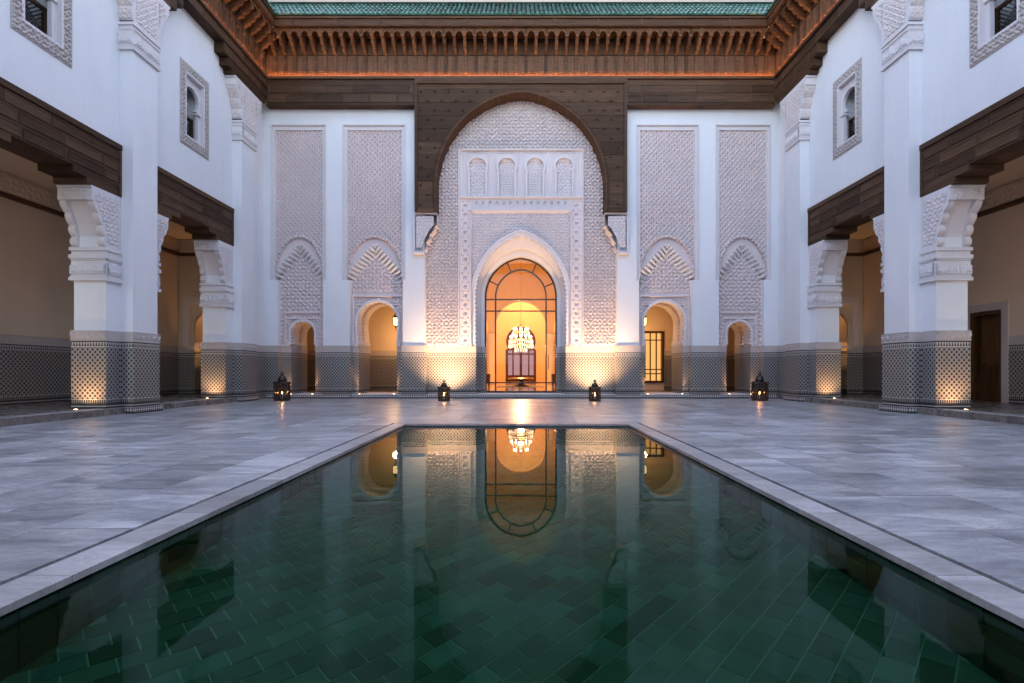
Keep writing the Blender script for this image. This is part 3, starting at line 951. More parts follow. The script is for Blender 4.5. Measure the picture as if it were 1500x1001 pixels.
        rc.box(s * W1, s * 10.2, yc - 0.9, yc + 0.9, 6.3, 6.35); rc.box(s * W1, s * 10.2, yc - 0.9, yc + 0.9, 8.85, 8.9)
        rc.build("window_recess", "white_plaster", Wn)
        if not right:
            MB().box(s * 9.25, s * 9.3, yc - 0.45, yc + 0.02, 6.8, 8.4).build("shutter", "door_wood", Wn)
        lt = MB()
        lw = W0 + 0.30
        for q in range(-9, 12):
            for dg in (1, -1):
                u0_, z0_ = yc - 0.33 + q * 0.075, 6.80
                pts = []
                for t_ in (0.0, 0.62):
                    pts.append((u0_ + dg * t_, z0_ + t_))
                (ua, za), (ub, zb) = pts
                lo, hi = yc - 0.33, yc + 0.33
                def clip(ua, za, ub, zb):
                    if ua > ub: ua, za, ub, zb = ub, zb, ua, za
                    if ub <= lo or ua >= hi: return None
                    if ua < lo: za += (zb - za) * (lo - ua) / (ub - ua); ua = lo
                    if ub > hi: zb += (za - zb) * (ub - hi) / (ub - ua); ub = hi
                    return ua, za, ub, zb
                c_ = clip(ua, za, ub, zb)
                if c_ and abs(c_[2] - c_[0]) > 0.02:
                    lt.tube([(s * lw, c_[0], c_[1]), (s * lw, c_[2], c_[3])], 0.012, 4)
        lt.build("lattice", "black_metal", Wn)
        lr = MB()
        lr.box(s * (lw - 0.03), s * (lw + 0.03), yc - 0.36, yc + 0.36, 7.42, 7.48)
        lr.box(s * (lw - 0.03), s * (lw + 0.03), yc - 0.36, yc + 0.36, 6.76, 6.81)
        lr.box(s * (lw - 0.028), s * (lw + 0.028), yc - 0.36, yc - 0.31, 6.81, 7.42)
        lr.box(s * (lw - 0.028), s * (lw + 0.028), yc + 0.31, yc + 0.36, 6.81, 7.42)
        lr.build("lattice_frame", "dark_wood", Wn)
    # wooden eave band with stepped blocks above the brackets
    EB = MB().box(s * 8.12, s * 8.5, ybeg, 15.70, 9.88, EZ0 - 0.001).build("eave_band", "dark_wood", T)
    MB().box(s * 8.05, s * 8.12, ybeg, 15.62, EZ0 - 0.09, EZ0 + 0.001).build("band_rail", "dark_wood", EB)
    MB().box(s * 8.075, s * 8.12, ybeg, 15.66, 9.885, 9.93).build("band_rail", "dark_wood", EB)
    for yc in PYC:
        for za, zb, dd in ((9.58, 9.879, 1.20), (9.36, 9.579, 0.98), (9.25, 9.359, 0.80)):
            MB().box(s * 8.10, s * 8.5, yc - dd, min(yc + dd, 15.70), za, zb).build("eave_block", "dark_wood", EB)
    for i, (ya, yb) in enumerate(((ybeg, 15.66),)):
        boards(EB, YZ, 8.119, ya, yb, 9.93, EZ0 - 0.09, 1, 0.9, 0.016, "eave_board", "dark_wood", 40)
    for yc in PYC:
        boards(EB, YZ, 8.099, yc - 1.18, min(yc + 1.18, 15.66), 9.59, 9.87, 1, 0.7, 0.014, "eave_board", "dark_wood", 41)
    ROT = Matrix.Rotation(PI / 2 * (-s), 4, 'Z')
    eave(T, lambda u, v, z: (s * (8.17 - v), u, z), ROT, ybeg, 15.75, ybeg, 15.23, 0.03)
    if right:
        D = MB().prism([[(dy0 - 0.16, G0), (dy0, G0), (dy0, dzt), (dy1, dzt), (dy1, G0), (dy1 + 0.16, G0), (dy1 + 0.16, dzt + 0.18), (dy0 - 0.16, dzt + 0.18)]], GW - 0.05, GW, YZ).build("door_surround", "carved_stone", T)
        MB().prism([[(dy0, G0), (dy0 + 0.09, G0), (dy0 + 0.09, dzt - 0.09), (dy1 - 0.09, dzt - 0.09), (dy1 - 0.09, G0), (dy1, G0), (dy1, dzt), (dy0, dzt)]], GW - 0.02, GW + 0.2, YZ).build("door_frame", "door_wood", D)
        mb = MB().box(GW + 0.14, GW + 0.18, dy0 + 0.09, dy1 - 0.09, G0 - 0.05, dzt - 0.05)
        mb.build("door_leaf", "door_wood", D)
        for z0_, z1_ in ((0.3, 1.0), (1.1, 2.15)):
            MB().box(GW + 0.12, GW + 0.14, dy0 + 0.17, dy1 - 0.17, z0_, z1_).build("door_panel", "door_wood", D)
        MB().tube([(GW + 0.09, dy0 + 0.15, 1.0), (GW + 0.09, dy0 + 0.15, 1.2)], 0.012).build("door_handle", "gilt_metal", D)
    return T

RF = thing("unseen_facade", "plain white facade added out of view, closing the courtyard opposite the glazed entrance", "facade", (0, -9.0, 0))  # unseen wall behind the camera, added to keep the light coming from above
MB().box(-9, 9, -9.5, -9.0, -0.02, 11.6).build("wall", "white_plaster", RF)
MB().box(-8.3, 8.3, -9.0, -8.97, 0.0, DZ).build("dado", "zellige", RF)
MB().box(-8.3, 8.3, -9.0, -8.9, 9.4, 10.3).build("wooden_band", "dark_wood", RF)
wing(-1, "white arcade wing whose gallery wall has no door and whose upper windows have brown shutters", False)
wing(1, "white arcade wing whose gallery wall holds a brown wooden door", True)
# ================================================================== BACK FACADE
FY, RY, SY, NY, DY, KY = 15.93, 16.18, 16.02, 16.30, 16.90, 17.35
def px_(p, Y): return (p - VX) * Y / F
def pz_(p, Y): return CAM_H - (p - VY) * Y / F
FT = thing("palace_facade", "white facade with carved panels and a great brown wooden arch over the glazed entrance", "facade", (0, FY, 0))
PLN = lambda u, v, a: (u, v, a)

def offset_poly(poly, e):
    n = len(poly)
    area = sum(poly[i][0] * poly[(i + 1) % n][1] - poly[(i + 1) % n][0] * poly[i][1] for i in range(n))
    sg = 1 if area > 0 else -1
    out = []
    for i in range(n):
        p0, p1, p2 = Vector(poly[i - 1]), Vector(poly[i]), Vector(poly[(i + 1) % n])
        d1, d2 = (p1 - p0).normalized(), (p2 - p1).normalized()
        n1, n2 = Vector((d1.y, -d1.x)) * sg, Vector((d2.y, -d2.x)) * sg
        m = n1 + n2
        m = m / max(1e-6, m.dot(n1)) if m.length > 1e-6 else n1
        out.append((p1.x + m.x * e, p1.y + m.y * e))
    return out

# front skin of white piers
AU, AL, BU, BL = (6.31, 8.10), (6.42, 7.88), (3.74, 5.77), (3.83, 5.55)
holes = []
for s in (-1, 1):
    for up, lo in ((AU, AL), (BU, BL)):
        holes.append([(s * lo[0], 0.136), (s * lo[1], 0.136), (s * lo[1], 3.84), (s * up[1], 3.84), (s * up[1], 8.87), (s * up[0], 8.87), (s * up[0], 3.84), (s * lo[0], 3.84)])
holes.append(rect(-3.12, 3.12, 0.136, 10.1))
MB().prism([rect(-8.6, 8.6, -0.02, 10.26)] + holes, FY, RY, XZ).build("front_wall", "white_plaster", FT)
# core wall behind, with the doorways
ACX, BCX = 7.15, 4.70
AARCH = lambda s: stilted(s * ACX, 0.40, 2.13, 1.78, 0.015)
BARCH = lambda s: stilted(s * BCX, 0.68, 2.50, 1.84, 0.035)
for s in (-1, 1):
    da = doorway(s * ACX, 0.43, AARCH(s), 0.137, 1.76)
    db = doorway(s * BCX, 0.66, BARCH(s), 0.137, 1.80)
    MB().prism([rect(min(s * 3.12, s * 11.9), max(s * 3.12, s * 11.9), -0.02, 5.6) if False else rect(min(s * 3.12, s * 8.9), max(s * 3.12, s * 8.9), -0.02, 10.26), da, db], RY, KY, XZ).build("core_wall", "stucco", FT)
MB().prism([[(-3.12, -0.02), (3.12, -0.02), (3.12, 10.26), (-3.12, 10.26)], doorway(0, 1.5, pointed(0, 1.5, 3.35, 5.38), 0.137, 3.3)], NY, DY, XZ).build("niche_wall", "stucco", FT)
MB().prism([[(-3.12, -0.02), (3.12, -0.02), (3.12, 10.26), (-3.12, 10.26)], doorway(0, 1.235, pointed(0, 1.235, 3.44, 4.79), 0.137, 3.4)], DY, KY, XZ).build("portal_wall", "hall_plaster", FT)
MB().box(-9.3, 9.3, 15.95, KY + 0.3, 10.262, 10.5).build("roof_slab", "white_plaster", FT)
MB().box(-12, 12, FY + 0.2, 45, 13.0, 13.2).build("upper_roof", "parapet_plaster", FT)

# carved panels left and right
def panel(s, up, lo, cx, big):
    def ushape(xa, xb, zt, w, wt, z0=3.845):
        return [(xa, z0), (xa + w, z0), (xa + w, zt - wt), (xb - w, zt - wt), (xb - w, z0), (xb, z0), (xb, zt), (xa, zt)]
    xa_, xb_ = min(s * up[0], s * up[1]), max(s * up[0], s * up[1])
    PN = MB().prism([ushape(xa_, xb_, 8.87, 0.11, 0.15)], 15.965, 16.06, XZ).build("carved_panel", "stucco_light", FT)
    x0, x1 = min(s * up[0], s * up[1]), max(s * up[0], s * up[1])
    i0, i1 = x0 + 0.11, x1 - 0.11
    c = (x0 + x1) / 2
    hw = (i1 - i0) / 2
    # outer and inner mouldings of the frame
    MB().prism([ushape(x0 - 0.012, x1 + 0.012, 8.885, 0.042, 0.042, 3.835)], FY - 0.02, FY + 0.03, XZ).build("frame_moulding", "stucco_light", PN)
    MB().prism([ushape(i0 - 0.012, i1 + 0.012, 8.735, 0.032, 0.032, 3.85)], 15.95, 16.05, XZ).build("frame_moulding", "stucco_light", PN)
    zb, za = 3.86, 4.86                      # chevron foot and tip
    chev = lambda x: za - (za - zb) * (np.abs(x - c) / hw) ** 1.15
    zarc, rarc = 4.02, hw * 1.0
    def hgt(u, v):
        base = sebka(u - c, v, 0.165 if big else 0.157, 0.175) * 0.056
        rr = np.sqrt((u - c) ** 2 + ((v - zarc) * hw / 1.28) ** 2) / hw
        ring = np.exp(-((rr - 0.965) / 0.028) ** 2) * (0.6 + 0.4 * np.cos(np.arctan2(v - zarc, u - c) * 60)) * 0.07
        return np.where(rr > 0.94, base + ring, -0.03 + ring)
    hf("lozenge_relief", i0, i1, 3.86, 8.72, 0.0155, hgt, lambda u, v, h: (u, SY + 0.02 - h, v), "stucco_panel", PN, mask=lambda u, v: v > chev(u) + 0.06)
    poly = [(i0, 8.72), (i0, zb + 0.02), (c, za + 0.02), (i1, zb + 0.02), (i1, 8.72)]
    MB().prism([poly], SY + 0.055, RY - 0.002, XZ).build("panel_backing", "stucco_panel", PN)
    # hanging stalactite cells along the pointed arch
    mq = MB()
    cw = 0.092
    nn = int(hw * 2 / cw)
    for layer in range(6):
        for i in range(nn + 1):
            x = i0 + (i + (0.5 if layer % 2 else 0)) * (i1 - i0) / nn
            if x < i0 - 0.01 or x > i1 + 0.01:
                continue
            z = float(chev(x)) + 0.14 - layer * 0.082
            y0 = SY - 0.08 + layer * 0.034
            w_ = cw * 0.43
            top, bot = z + 0.030, z - 0.046
            yb = RY - 0.001
            tip = (x, y0 + 0.055, bot)
            vs = [(x - w_, y0 + 0.02, top), (x - w_ * 0.35, y0 - 0.012, top), (x + w_ * 0.35, y0 - 0.012, top), (x + w_, y0 + 0.02, top),
                  (x - w_ * 0.9, y0 + 0.025, z), (x - w_ * 0.3, y0, z), (x + w_ * 0.3, y0, z), (x + w_ * 0.9, y0 + 0.025, z), tip,
                  (x - w_, yb, top), (x + w_, yb, top), (x, yb, bot + 0.02)]
            mq.add(vs, [(0, 1, 5, 4), (1, 2, 6, 5), (2, 3, 7, 6), (4, 5, 8), (5, 6, 8), (6, 7, 8), (0, 3, 2, 1), (0, 9, 10, 3), (0, 4, 9), (4, 8, 11, 9), (3, 10, 7), (7, 10, 11, 8)])
    mq.build("stalactite_arch", "white_plaster", PN, kind="stuff")
    # lower field with doorway
    l0, l1 = min(s * lo[0], s * lo[1]), max(s * lo[0], s * lo[1])
    dcx = s * cx
    arch = BARCH(s) if big else AARCH(s)
    jamb = 0.66 if big else 0.43
    dout = doorway(dcx, jamb, arch, 0.1, 1.80 if big else 1.76)
    hole = inside(dout)
    if big:
        fx, ft = 0.80, 3.36                 # plain frame round the arch
    else:
        fx, ft = 0.58, 2.80
    def hgt2(u, v):
        a = arabesque(u - dcx, v, 0.122) * 0.05
        du = np.abs(u - dcx)
        fr = np.maximum(du / fx, (v - 1.7) / (ft - 1.7))
        frame = (fr > 0.97) & (fr < 1.03)
        inner = fr < 0.97
        fine = arabesque(u - dcx, v, 0.105) * 0.03 - 0.02
        mid = (fr > 0.80) & (fr < 0.83)
        h = np.where(inner, fine, a)
        h = np.where(frame | mid, 0.06, h)
        if big:
            h = np.where((v > 3.36) & (v < 3.52), 0.03 * (1 - (np.abs(((u / 0.09) % 1) - .5) < .2) * (np.abs(v - 3.44) < 0.04)), h)
        return h
    hf("arabesque_relief", l0, l1, 1.70, 5.0, 0.0155, hgt2, lambda u, v, h: (u, RY - 0.024 - h, v), "stucco_panel", PN, mask=lambda u, v: (v < chev(u) + 0.1) & ~hole(u, v))
    # scalloped arch edge and imposts
    R = 0.68 if big else 0.40
    sc = scallop(arch, 0.035, 27 if big else 17)
    zc = 2.50 if big else 2.13
    outer = [(dcx + (x - dcx) * (1 + 0.055 / R), zc + (z - zc) * (1 + 0.055 / R)) for x, z in arch]
    inn = [(dcx + (x - dcx) * 0.985, zc + (z - zc) * 0.985) for x, z in sc]
    MB().prism([outer + list(reversed(inn))], RY - 0.085, RY + 0.06, XZ).build("scalloped_arch", "stucco_light", PN)
    MB().prism([outer + list(reversed(inn))], RY + 0.48, RY + 0.62, XZ).build("scalloped_arch", "inner_plaster", PN)
    for sg in (-1, 1):
        xj = dcx + sg * jamb
        MB().prism([[(xj + sg * 0.08, 1.70), (xj - sg * 0.02, 1.70), (xj - sg * (0.045 if big else 0.03), 1.79), (xj - sg * (0.045 if big else 0.03), 1.88), (xj + sg * 0.08, 1.88)]], RY - 0.07, KY, XZ).build("impost", "stucco_light", PN)
    return PN
for s in (-1, 1):
    panel(s, AU, AL, ACX, False)
    panel(s, BU, BL, BCX, True)

# dado, frieze and kerb of the facade: one block per pier
def pier_polys(s):
    E0 = [(4.04, KY), (4.04, RY), (3.83, RY), (3.83, FY), (3.12, FY), (3.12, NY), (1.50, NY), (1.36, NY + .22), (1.36, NY + .34), (1.235, NY + .40), (1.235, KY)]
    E1 = [(5.36, KY), (5.36, RY), (5.55, RY), (5.55, FY), (6.42, FY), (6.42, RY), (6.72, RY), (6.72, KY)]
    E2 = [(7.58, KY), (7.58, RY), (7.88, RY), (7.88, FY), (8.33, FY), (8.33, KY)]
    return [[(s * x, y) for x, y in E] for E in (E0, E1, E2)]
for s in (-1, 1):
    for E in pier_polys(s):
        MB().prism([offset_poly(E, 0.03)], 0.12, DZ, PLN).build("dado", "zellige", FT)
        MB().prism([offset_poly(E, 0.036)], DZ, 1.70, PLN).build("frieze_band", "carved_stone", FT)
        MB().prism([offset_poly(E, 0.042)], 1.672, 1.70 + 0.008, PLN).build("frieze_moulding", "carved_stone", FT)
fr_ = 0.05
kp = [(-8.3, 16.6), (8.3, 16.6)]
front = []
for x0, x1, y in ((-8.3, -7.80, FY - .12), (-7.80, -6.50, FY - .05), (-6.50, -5.47, FY - .12), (-5.47, -3.90, FY - .05), (-3.90, -3.03, FY - .12), (-3.03, -1.62, FY - .06),
                  (-1.62, 1.62, FY - .01), (1.62, 3.03, FY - .06), (3.03, 3.90, FY - .12), (3.90, 5.47, FY - .05), (5.47, 6.50, FY - .12), (6.50, 7.80, FY - .05), (7.80, 8.3, FY - .12)):
    front += [(x0, y), (x1, y)]
MB().prism([list(reversed(front)) + kp[:1] + kp[1:]], -0.02, G0, PLN).build("kerb", "kerb_mosaic", FT)
MB().box(-8.2, 8.2, 16.59, 17.4, 0.0, G0 - 0.002).build("threshold", "gallery_marble", FT)

# wooden arch panel
WA, WZS, WAP, WY = 2.70, 6.855, 9.80, 15.70
arc = pointed(0, WA, WZS, WAP, 40)
outl = [(-3.39, 5.98), (-WA, 5.98)] + list(reversed(arc)) + [(WA, 5.98), (3.39, 5.98), (3.39, 10.19), (-3.39, 10.19)]
WP_ = MB().prism([outl], WY, NY - 0.06, XZ).build("wooden_arch", "arch_wood", FT)
arcO = pointed(0, WA + 0.10, WZS, WAP + 0.11, 40)
n_b = 96
bead = MB()
bead.prism([[(WA, 5.985)] + arc + [(-WA, 5.985)] + [(-WA - 0.05, 5.985)] + list(reversed(pointed(0, WA + 0.05, WZS, WAP + 0.055, 40))) + [(WA + 0.05, 5.985)]], WY - 0.02, WY, XZ)
bead.build("arch_moulding", "cedar", WP_)
bd = MB()
pts = scallop([(WA + 0.085, 6.0)] + pointed(0, WA + 0.085, WZS, WAP + 0.09, 40) + [(-WA - 0.085, 6.0)], 0.0, 110)
for i in range(3, len(pts), 6):
    x, z = pts[i]
    bd.box(x - 0.026, x + 0.026, WY - 0.022, WY, z - 0.026, z + 0.026)
bd.build("bead_row", "arch_wood", WP_, kind="stuff")
for s in (-1, 1):
    MB().box(s * 3.29, s * 3.39, WY - 0.05, WY, 5.98, 10.19).build("frame_post", "dark_wood", WP_)
    MB().box(s * (WA + 0.07), s * 3.288, WY - 0.04, WY, 5.98, 6.09).build("frame_rail", "dark_wood", WP_)
MB().box(-3.39, 3.39, WY - 0.06, WY, 10.05, 10.2).build("frame_rail", "dark_wood", WP_)
def archx(z, pad=0.13):
    if z <= WZS:
        return WA + pad
    h = WAP - WZS; R = (WA * WA + h * h) / (2 * WA); c = R - WA
    q = R * R - (z - WZS) ** 2
    return (math.sqrt(q) - c + pad) if q > c * c else 0.0
# horizontal planks of the spandrels
zp = 6.10
while zp < 10.0:
    z1 = min(zp + 0.42, 10.04)
    for s in (-1, 1):
        xa = max(archx(zp), 0.0)
        x_b = max(archx(z1), 0.0)
        if 3.27 - xa > 0.05:
            outline = [(s * xa, zp + 0.006), (s * 3.28, zp + 0.006), (s * 3.28, z1 - 0.006), (s * x_b, z1 - 0.006)]
            mids = [(s * max(archx(zp + (z1 - zp) * t), 0), zp + (z1 - zp) * t) for t in (0.75, 0.5, 0.25)]
            if xa > 0.01 or x_b > 0.01:
                MB().prism([outline + mids], WY - 0.012, WY, XZ).build("plank", "arch_wood", WP_)
            elif s == 1:
                MB().prism([rect(-3.28, 3.28, zp + 0.006, z1 - 0.006)], WY - 0.012, WY, XZ).build("plank", "arch_wood", WP_)
    zp = z1
st = MB()
row = 0
z = 6.2
while z < 10.0:
    x = -3.2 + (0.225 if row % 2 else 0)
    while x < 3.25:
        if abs(x) > archx(z - 0.06, 0.22) and abs(x) > archx(z + 0.06, 0.22):
            y = WY - 0.014
            q = 0.075
            ring = []
            for i in range(16):
                a = PI / 8 * i
                rr = q if i % 4 == 0 else (q * 0.30 if i % 2 == 0 else q * 0.22)
                ring.append((x + rr * math.cos(a), y, z + rr * math.sin(a)))
            st.add(ring + [(x, y - 0.03, z)], [(i, (i + 1) % 16, 16) for i in range(16)])
            for dx, dz in ((0.11, 0), (-0.11, 0)):
                st.box(x + dx - 0.012, x + dx + 0.012, y - 0.015, y + 0.002, z + dz - 0.012, z + dz + 0.012)
        x += 0.45
    z += 0.30
    row += 1
st.build("star_stud_field", "bronze_metal", WP_, kind="stuff")
# scalloped white brackets carrying it
for s in (-1, 1):
    zs = np.linspace(5.55, 4.72, 40)
    t = (5.55 - zs) / 0.83
    uc = 0.36 * (1 - t) ** 1.6 + 0.05 * np.abs(np.sin(3 * PI * t)) ** 0.8
    prof = [(3.46, 5.975), (2.70, 5.975), (2.70, 5.55)] + [(3.12 - float(a), float(b)) for a, b in zip(uc, zs)] + [(3.12, 4.66), (3.46, 4.66)]
    BR = MB().prism([[(s * x, z) for x, z in prof]], FY - 0.14, NY - 0.002, XZ).build("arch_bracket", "stucco_light", FT)
    fm = [(3.42, 5.92), (2.76, 5.92), (2.76, 5.72), (2.95, 5.60), (3.06, 5.35), (3.12, 5.0), (3.14, 4.74), (3.42, 4.74)]
    MB().prism([[(s * x, z) for x, z in ((3.46, 5.97), (2.71, 5.97), (2.71, 5.92), (3.40, 5.92), (3.40, 4.72), (3.14, 4.72), (3.14, 4.66), (3.46, 4.66))]], FY - 0.165, FY - 0.14, XZ).build("bracket_rim", "stucco_light", BR)
    hf("bracket_carving", min(s * 2.8, s * 3.36), max(s * 2.8, s * 3.36), 4.85, 5.86, 0.013, lambda u, v: 0.02 * arabesque(u, v, 0.1), lambda u, v, h: (u, FY - 0.143 - h, v), "stucco", BR,
       mask=lambda u, v: np.abs(u) > 3.12 - np.where(v > 5.55, 0.34, 0.36 * (1 - np.clip((5.55 - v) / 0.83, 0, 1)) ** 1.6 - 0.08))

# carved field of the great niche
KN = F / NY
def niche_h(u, v):
    a = np.abs(u) * KN
    y = VY - (v - CAM_H) * KN
    field = arabesque(u, v, 0.112) * 0.068
    fine = arabesque(u, v, 0.098) * 0.035 - 0.012
    h = field
    mid = (a < 91)
    h = np.where(mid & (y > 313) & (a < 73), fine, h)
    # perforated border
    per = 13 / KN
    hv = (np.abs(((v / per) % 1) - .5) < 0.17) & (np.abs(a - 81) < 2.6)
    hv2 = (np.abs((((v / per) + .5) % 1) - .5) < 0.08) & ((np.abs(a - 77) < 1.2) | (np.abs(a - 85.5) < 1.2))
    h = np.where((a >= 73) & (a < 89) & (y > 292), 0.035 - 0.05 * hv - 0.03 * hv2, h)
    per2 = 10 / KN
    hh = (np.abs(((u / per2) % 1) - .5) < 0.15) & (np.abs(y - 300) < 2.8)
    h = np.where((a < 73) & (y > 292) & (y <= 310), 0.035 - 0.05 * hh, h)
    # blind arcade panel: plain piers
    arcade = (a < 91) & (y > 222) & (y <= 292)
    flut = 0.030 - 0.012 * (np.abs(((u / 0.11) % 1) - .5) < 0.12)
    h = np.where(arcade, flut, h)
    for cx_ in (-63, -20.5, 20.5, 63):
        d = np.abs(u * KN - cx_)
        h = np.where(arcade & (d < 16) & (y > 226), 0.012, h)
        lat = 0.0 + 0.022 * ((np.abs(((u * KN / 3.3) % 1) - .5) > 0.33) | (np.abs(((y / 3.6) % 1) - .5) > 0.33)) if abs(cx_) < 30 else arabesque(u, v, 0.11) * 0.022
        h = np.where(arcade & (d < 11.5) & (y > 238), lat - 0.035, h)
    line = (np.abs(a - 90.5) < 1.3) & (y > 221)
    line |= (np.abs(y - 222) < 1.3) & (a < 91.5)
    line |= (np.abs(y - 291) < 1.2) & (a < 91.5)
    line |= (np.abs(a - 73) < 1.1) & (y > 308)
    h = np.where(line, 0.10, h)
    bev = (y > 309.5) & (y < 314.5) & (a < 73)
    h = np.where(bev, 0.10 - (y - 309.5) * 0.02, h)
    return h
dmask = inside(doorway(0, 1.60, pointed(0, 1.60, 3.35, 5.50), 0, 3.3))
arcm = inside([(-3.12, 0), (3.12, 0), (3.12, 6.1)] + pointed(0, 3.0, 6.6, 10.15) + [(-3.12, 6.1)])
NF = hf("niche_relief", -3.118, 3.118, 1.712, 10.1, 0.014, niche_h, lambda u, v, h: (u, NY - 0.045 - h, v), "stucco", FT, mask=lambda u, v: ~dmask(u, v) & arcm(u, v))
MB().box(-3.118, -1.6, NY - 0.05, NY, 1.70, 1.80).build("niche_base", "stucco_light", NF)
MB().box(1.6, 3.118, NY - 0.05, NY, 1.70, 1.80).build("niche_base", "stucco_light", NF)
for cx_ in (-63, -20.5, 20.5, 63):
    c = cx_ / KN
    zi, zbt = pz_(262, NY), pz_(290, NY)
    zc = pz_(246, NY)
    R = 12.5 / KN
    ai = horseshoe(c, R, zc, zc - R * 0.55)
    ao = horseshoe(c, R * 1.24, zc, zc - R * 0.55 * 1.0)
    MB().prism([ao + list(reversed(ai))], NY - 0.13, NY - 0.06, XZ).build("blind_window", "stucco_light", NF)
    for sg in (-1, 1):
        x = c + sg * R * 0.98
        MB().box(x - 0.03, x + 0.03, NY - 0.12, NY - 0.06, zbt, zc - R * 0.55).build("blind_window_jamb", "stucco_light", NF)

# portal: stepped reveal, mouldings
PR = MB()
oA = [(1.5, 1.69)] + pointed(0, 1.5, 3.35, 5.38) + [(-1.5, 1.69)]
oB = [(1.36, 1.69)] + pointed(0, 1.36, 3.40, 5.02) + [(-1.36, 1.69)]
oC = [(1.235, 1.69)] + pointed(0, 1.235, 3.44, 4.79) + [(-1.235, 1.69)]
at = lambda L, y: [(x, y, z) for x, z in L]
PR.strip(at(oA, NY), at(oB, NY + 0.22)); PR.strip(at(oB, NY + 0.22), at(oB, NY + 0.34)); PR.strip(at(oB, NY + 0.34), at(oC, NY + 0.40)); PR.strip(at(oC, NY + 0.40), at(oC, DY + 0.01))
PR = link("portal_reveal", PR.mesh("portal_reveal", "stucco_light", recalc=False), FT)
ring_o = [(1.66, 1.7)] + pointed(0, 1.66, 3.35, 5.56) + [(-1.66, 1.7)]
MB().prism([ring_o + list(reversed([(1.6, 1.7)] + pointed(0, 1.6, 3.35, 5.49) + [(-1.6, 1.7)]))], NY - 0.11, NY - 0.03, XZ).build("arch_moulding", "stucco_light", PR)
sci = scallop([(1.515, 1.75)] + pointed(0, 1.515, 3.35, 5.395) + [(-1.515, 1.75)], 0.05, 60)
MB().prism([[(1.6, 1.75)] + pointed(0, 1.6, 3.35, 5.49) + [(-1.6, 1.75)] + list(reversed(sci))], NY - 0.075, NY + 0.02, XZ).build("scalloped_moulding", "stucco_light", PR)
scj = scallop([(1.262, 1.75)] + pointed(0, 1.262, 3.44, 4.82) + [(-1.262, 1.75)], 0.03, 56)
# glazed screen
GY = DY + 0.06
GS = MB()
def fbar(mb, x0, x1, z0, z1, d=0.03): mb.box(x0, x1, GY - d, GY + d, z0, z1)
for s in (-1, 1):
    fbar(GS, s * 1.185, s * 1.232, 0.14, 3.44)
    fbar(GS, s * 0.845, s * 0.895, 0.14, 3.44, 0.028)
fbar(GS, -1.19, 1.19, 0.14, 0.20, 0.027)
ro = pointed(0, 1.232, 3.44, 4.787); ri = pointed(0, 1.185, 3.44, 4.735)
GS.prism([ro + list(reversed(ri))], GY - 0.03, GY + 0.03, XZ)
ro2 = pointed(0, 0.895, 3.44, 4.40); ri2 = pointed(0, 0.845, 3.44, 4.345)
GS.prism([ro2 + list(reversed(ri2))], GY - 0.028, GY + 0.028, XZ)
for z_ in (0.46, 2.93, 3.33):
    fbar(GS, -1.184, 1.184, z_, z_ + 0.045, 0.024)
nn = len(ro)
for fr_i in (0.14, 0.36, 0.64, 0.86):
    i = int(fr_i * (nn - 1))
    (xa, za_), (xb, zb_) = ri[i], ro2[i]
    d_ = Vector((xa - xb, za_ - zb_)).normalized() * 0.02
    GS.prism([[(xa - d_.y, za_ + d_.x), (xa + d_.y, za_ - d_.x), (xb + d_.y, zb_ - d_.x), (xb - d_.y, zb_ + d_.x)]], GY - 0.022, GY + 0.022, XZ)
GS = GS.build("glazed_screen", "black_metal", FT)
MB().box(0.93, 0.955, GY - 0.07, GY - 0.045, 0.95, 1.45).box(0.935, 0.95, GY - 0.05, GY - 0.02, 1.0, 1.03).box(0.935, 0.95, GY - 0.05, GY - 0.02, 1.38, 1.41).build("door_handle", "black_metal", GS)
def pane(poly):
    MB().prism([poly], GY - 0.003, GY + 0.003, XZ).build("pane", "pane_glass", GS)
xs_ = [-1.185, -0.87, 0.87, 1.185]
zs_ = [0.2, 0.48, 2.95, 3.35]
for i in range(3):
    for j in range(3):
        pane(rect(xs_[i] + 0.002, xs_[i + 1] - 0.002, zs_[j] + 0.002, zs_[j + 1] - 0.002))
pane([(-1.18, 3.36), (1.18, 3.36)] + pointed(0, 1.18, 3.44, 4.73))

# wooden band above the white piers, eaves
for s in (-1, 1):
    BB = MB().box(s * 3.392, s * 8.13, WY, FY + 0.1, 9.36, 10.19).build("wooden_band", "dark_wood", FT)
    MB().box(s * 3.40, s * 8.06, WY - 0.05, WY, 9.36, 9.43).build("band_rail", "dark_wood", BB)
    boards(BB, XZ, WY - 0.001, min(s * 3.42, s * 8.1), max(s * 3.42, s * 8.1), 9.44, 10.05, 2, 0.88, 0.016, "band_board", "dark_wood", 60 + s)
MB().box(-8.06, 8.06, WY - 0.055, FY, 10.201, EZ0 - 0.001).build("band_cap", "dark_wood", FT)
eave(FT, lambda u, v, z: (u, 15.75 - v, z), Matrix(), -8.17, 8.17, -7.66, 7.66, 0.03)

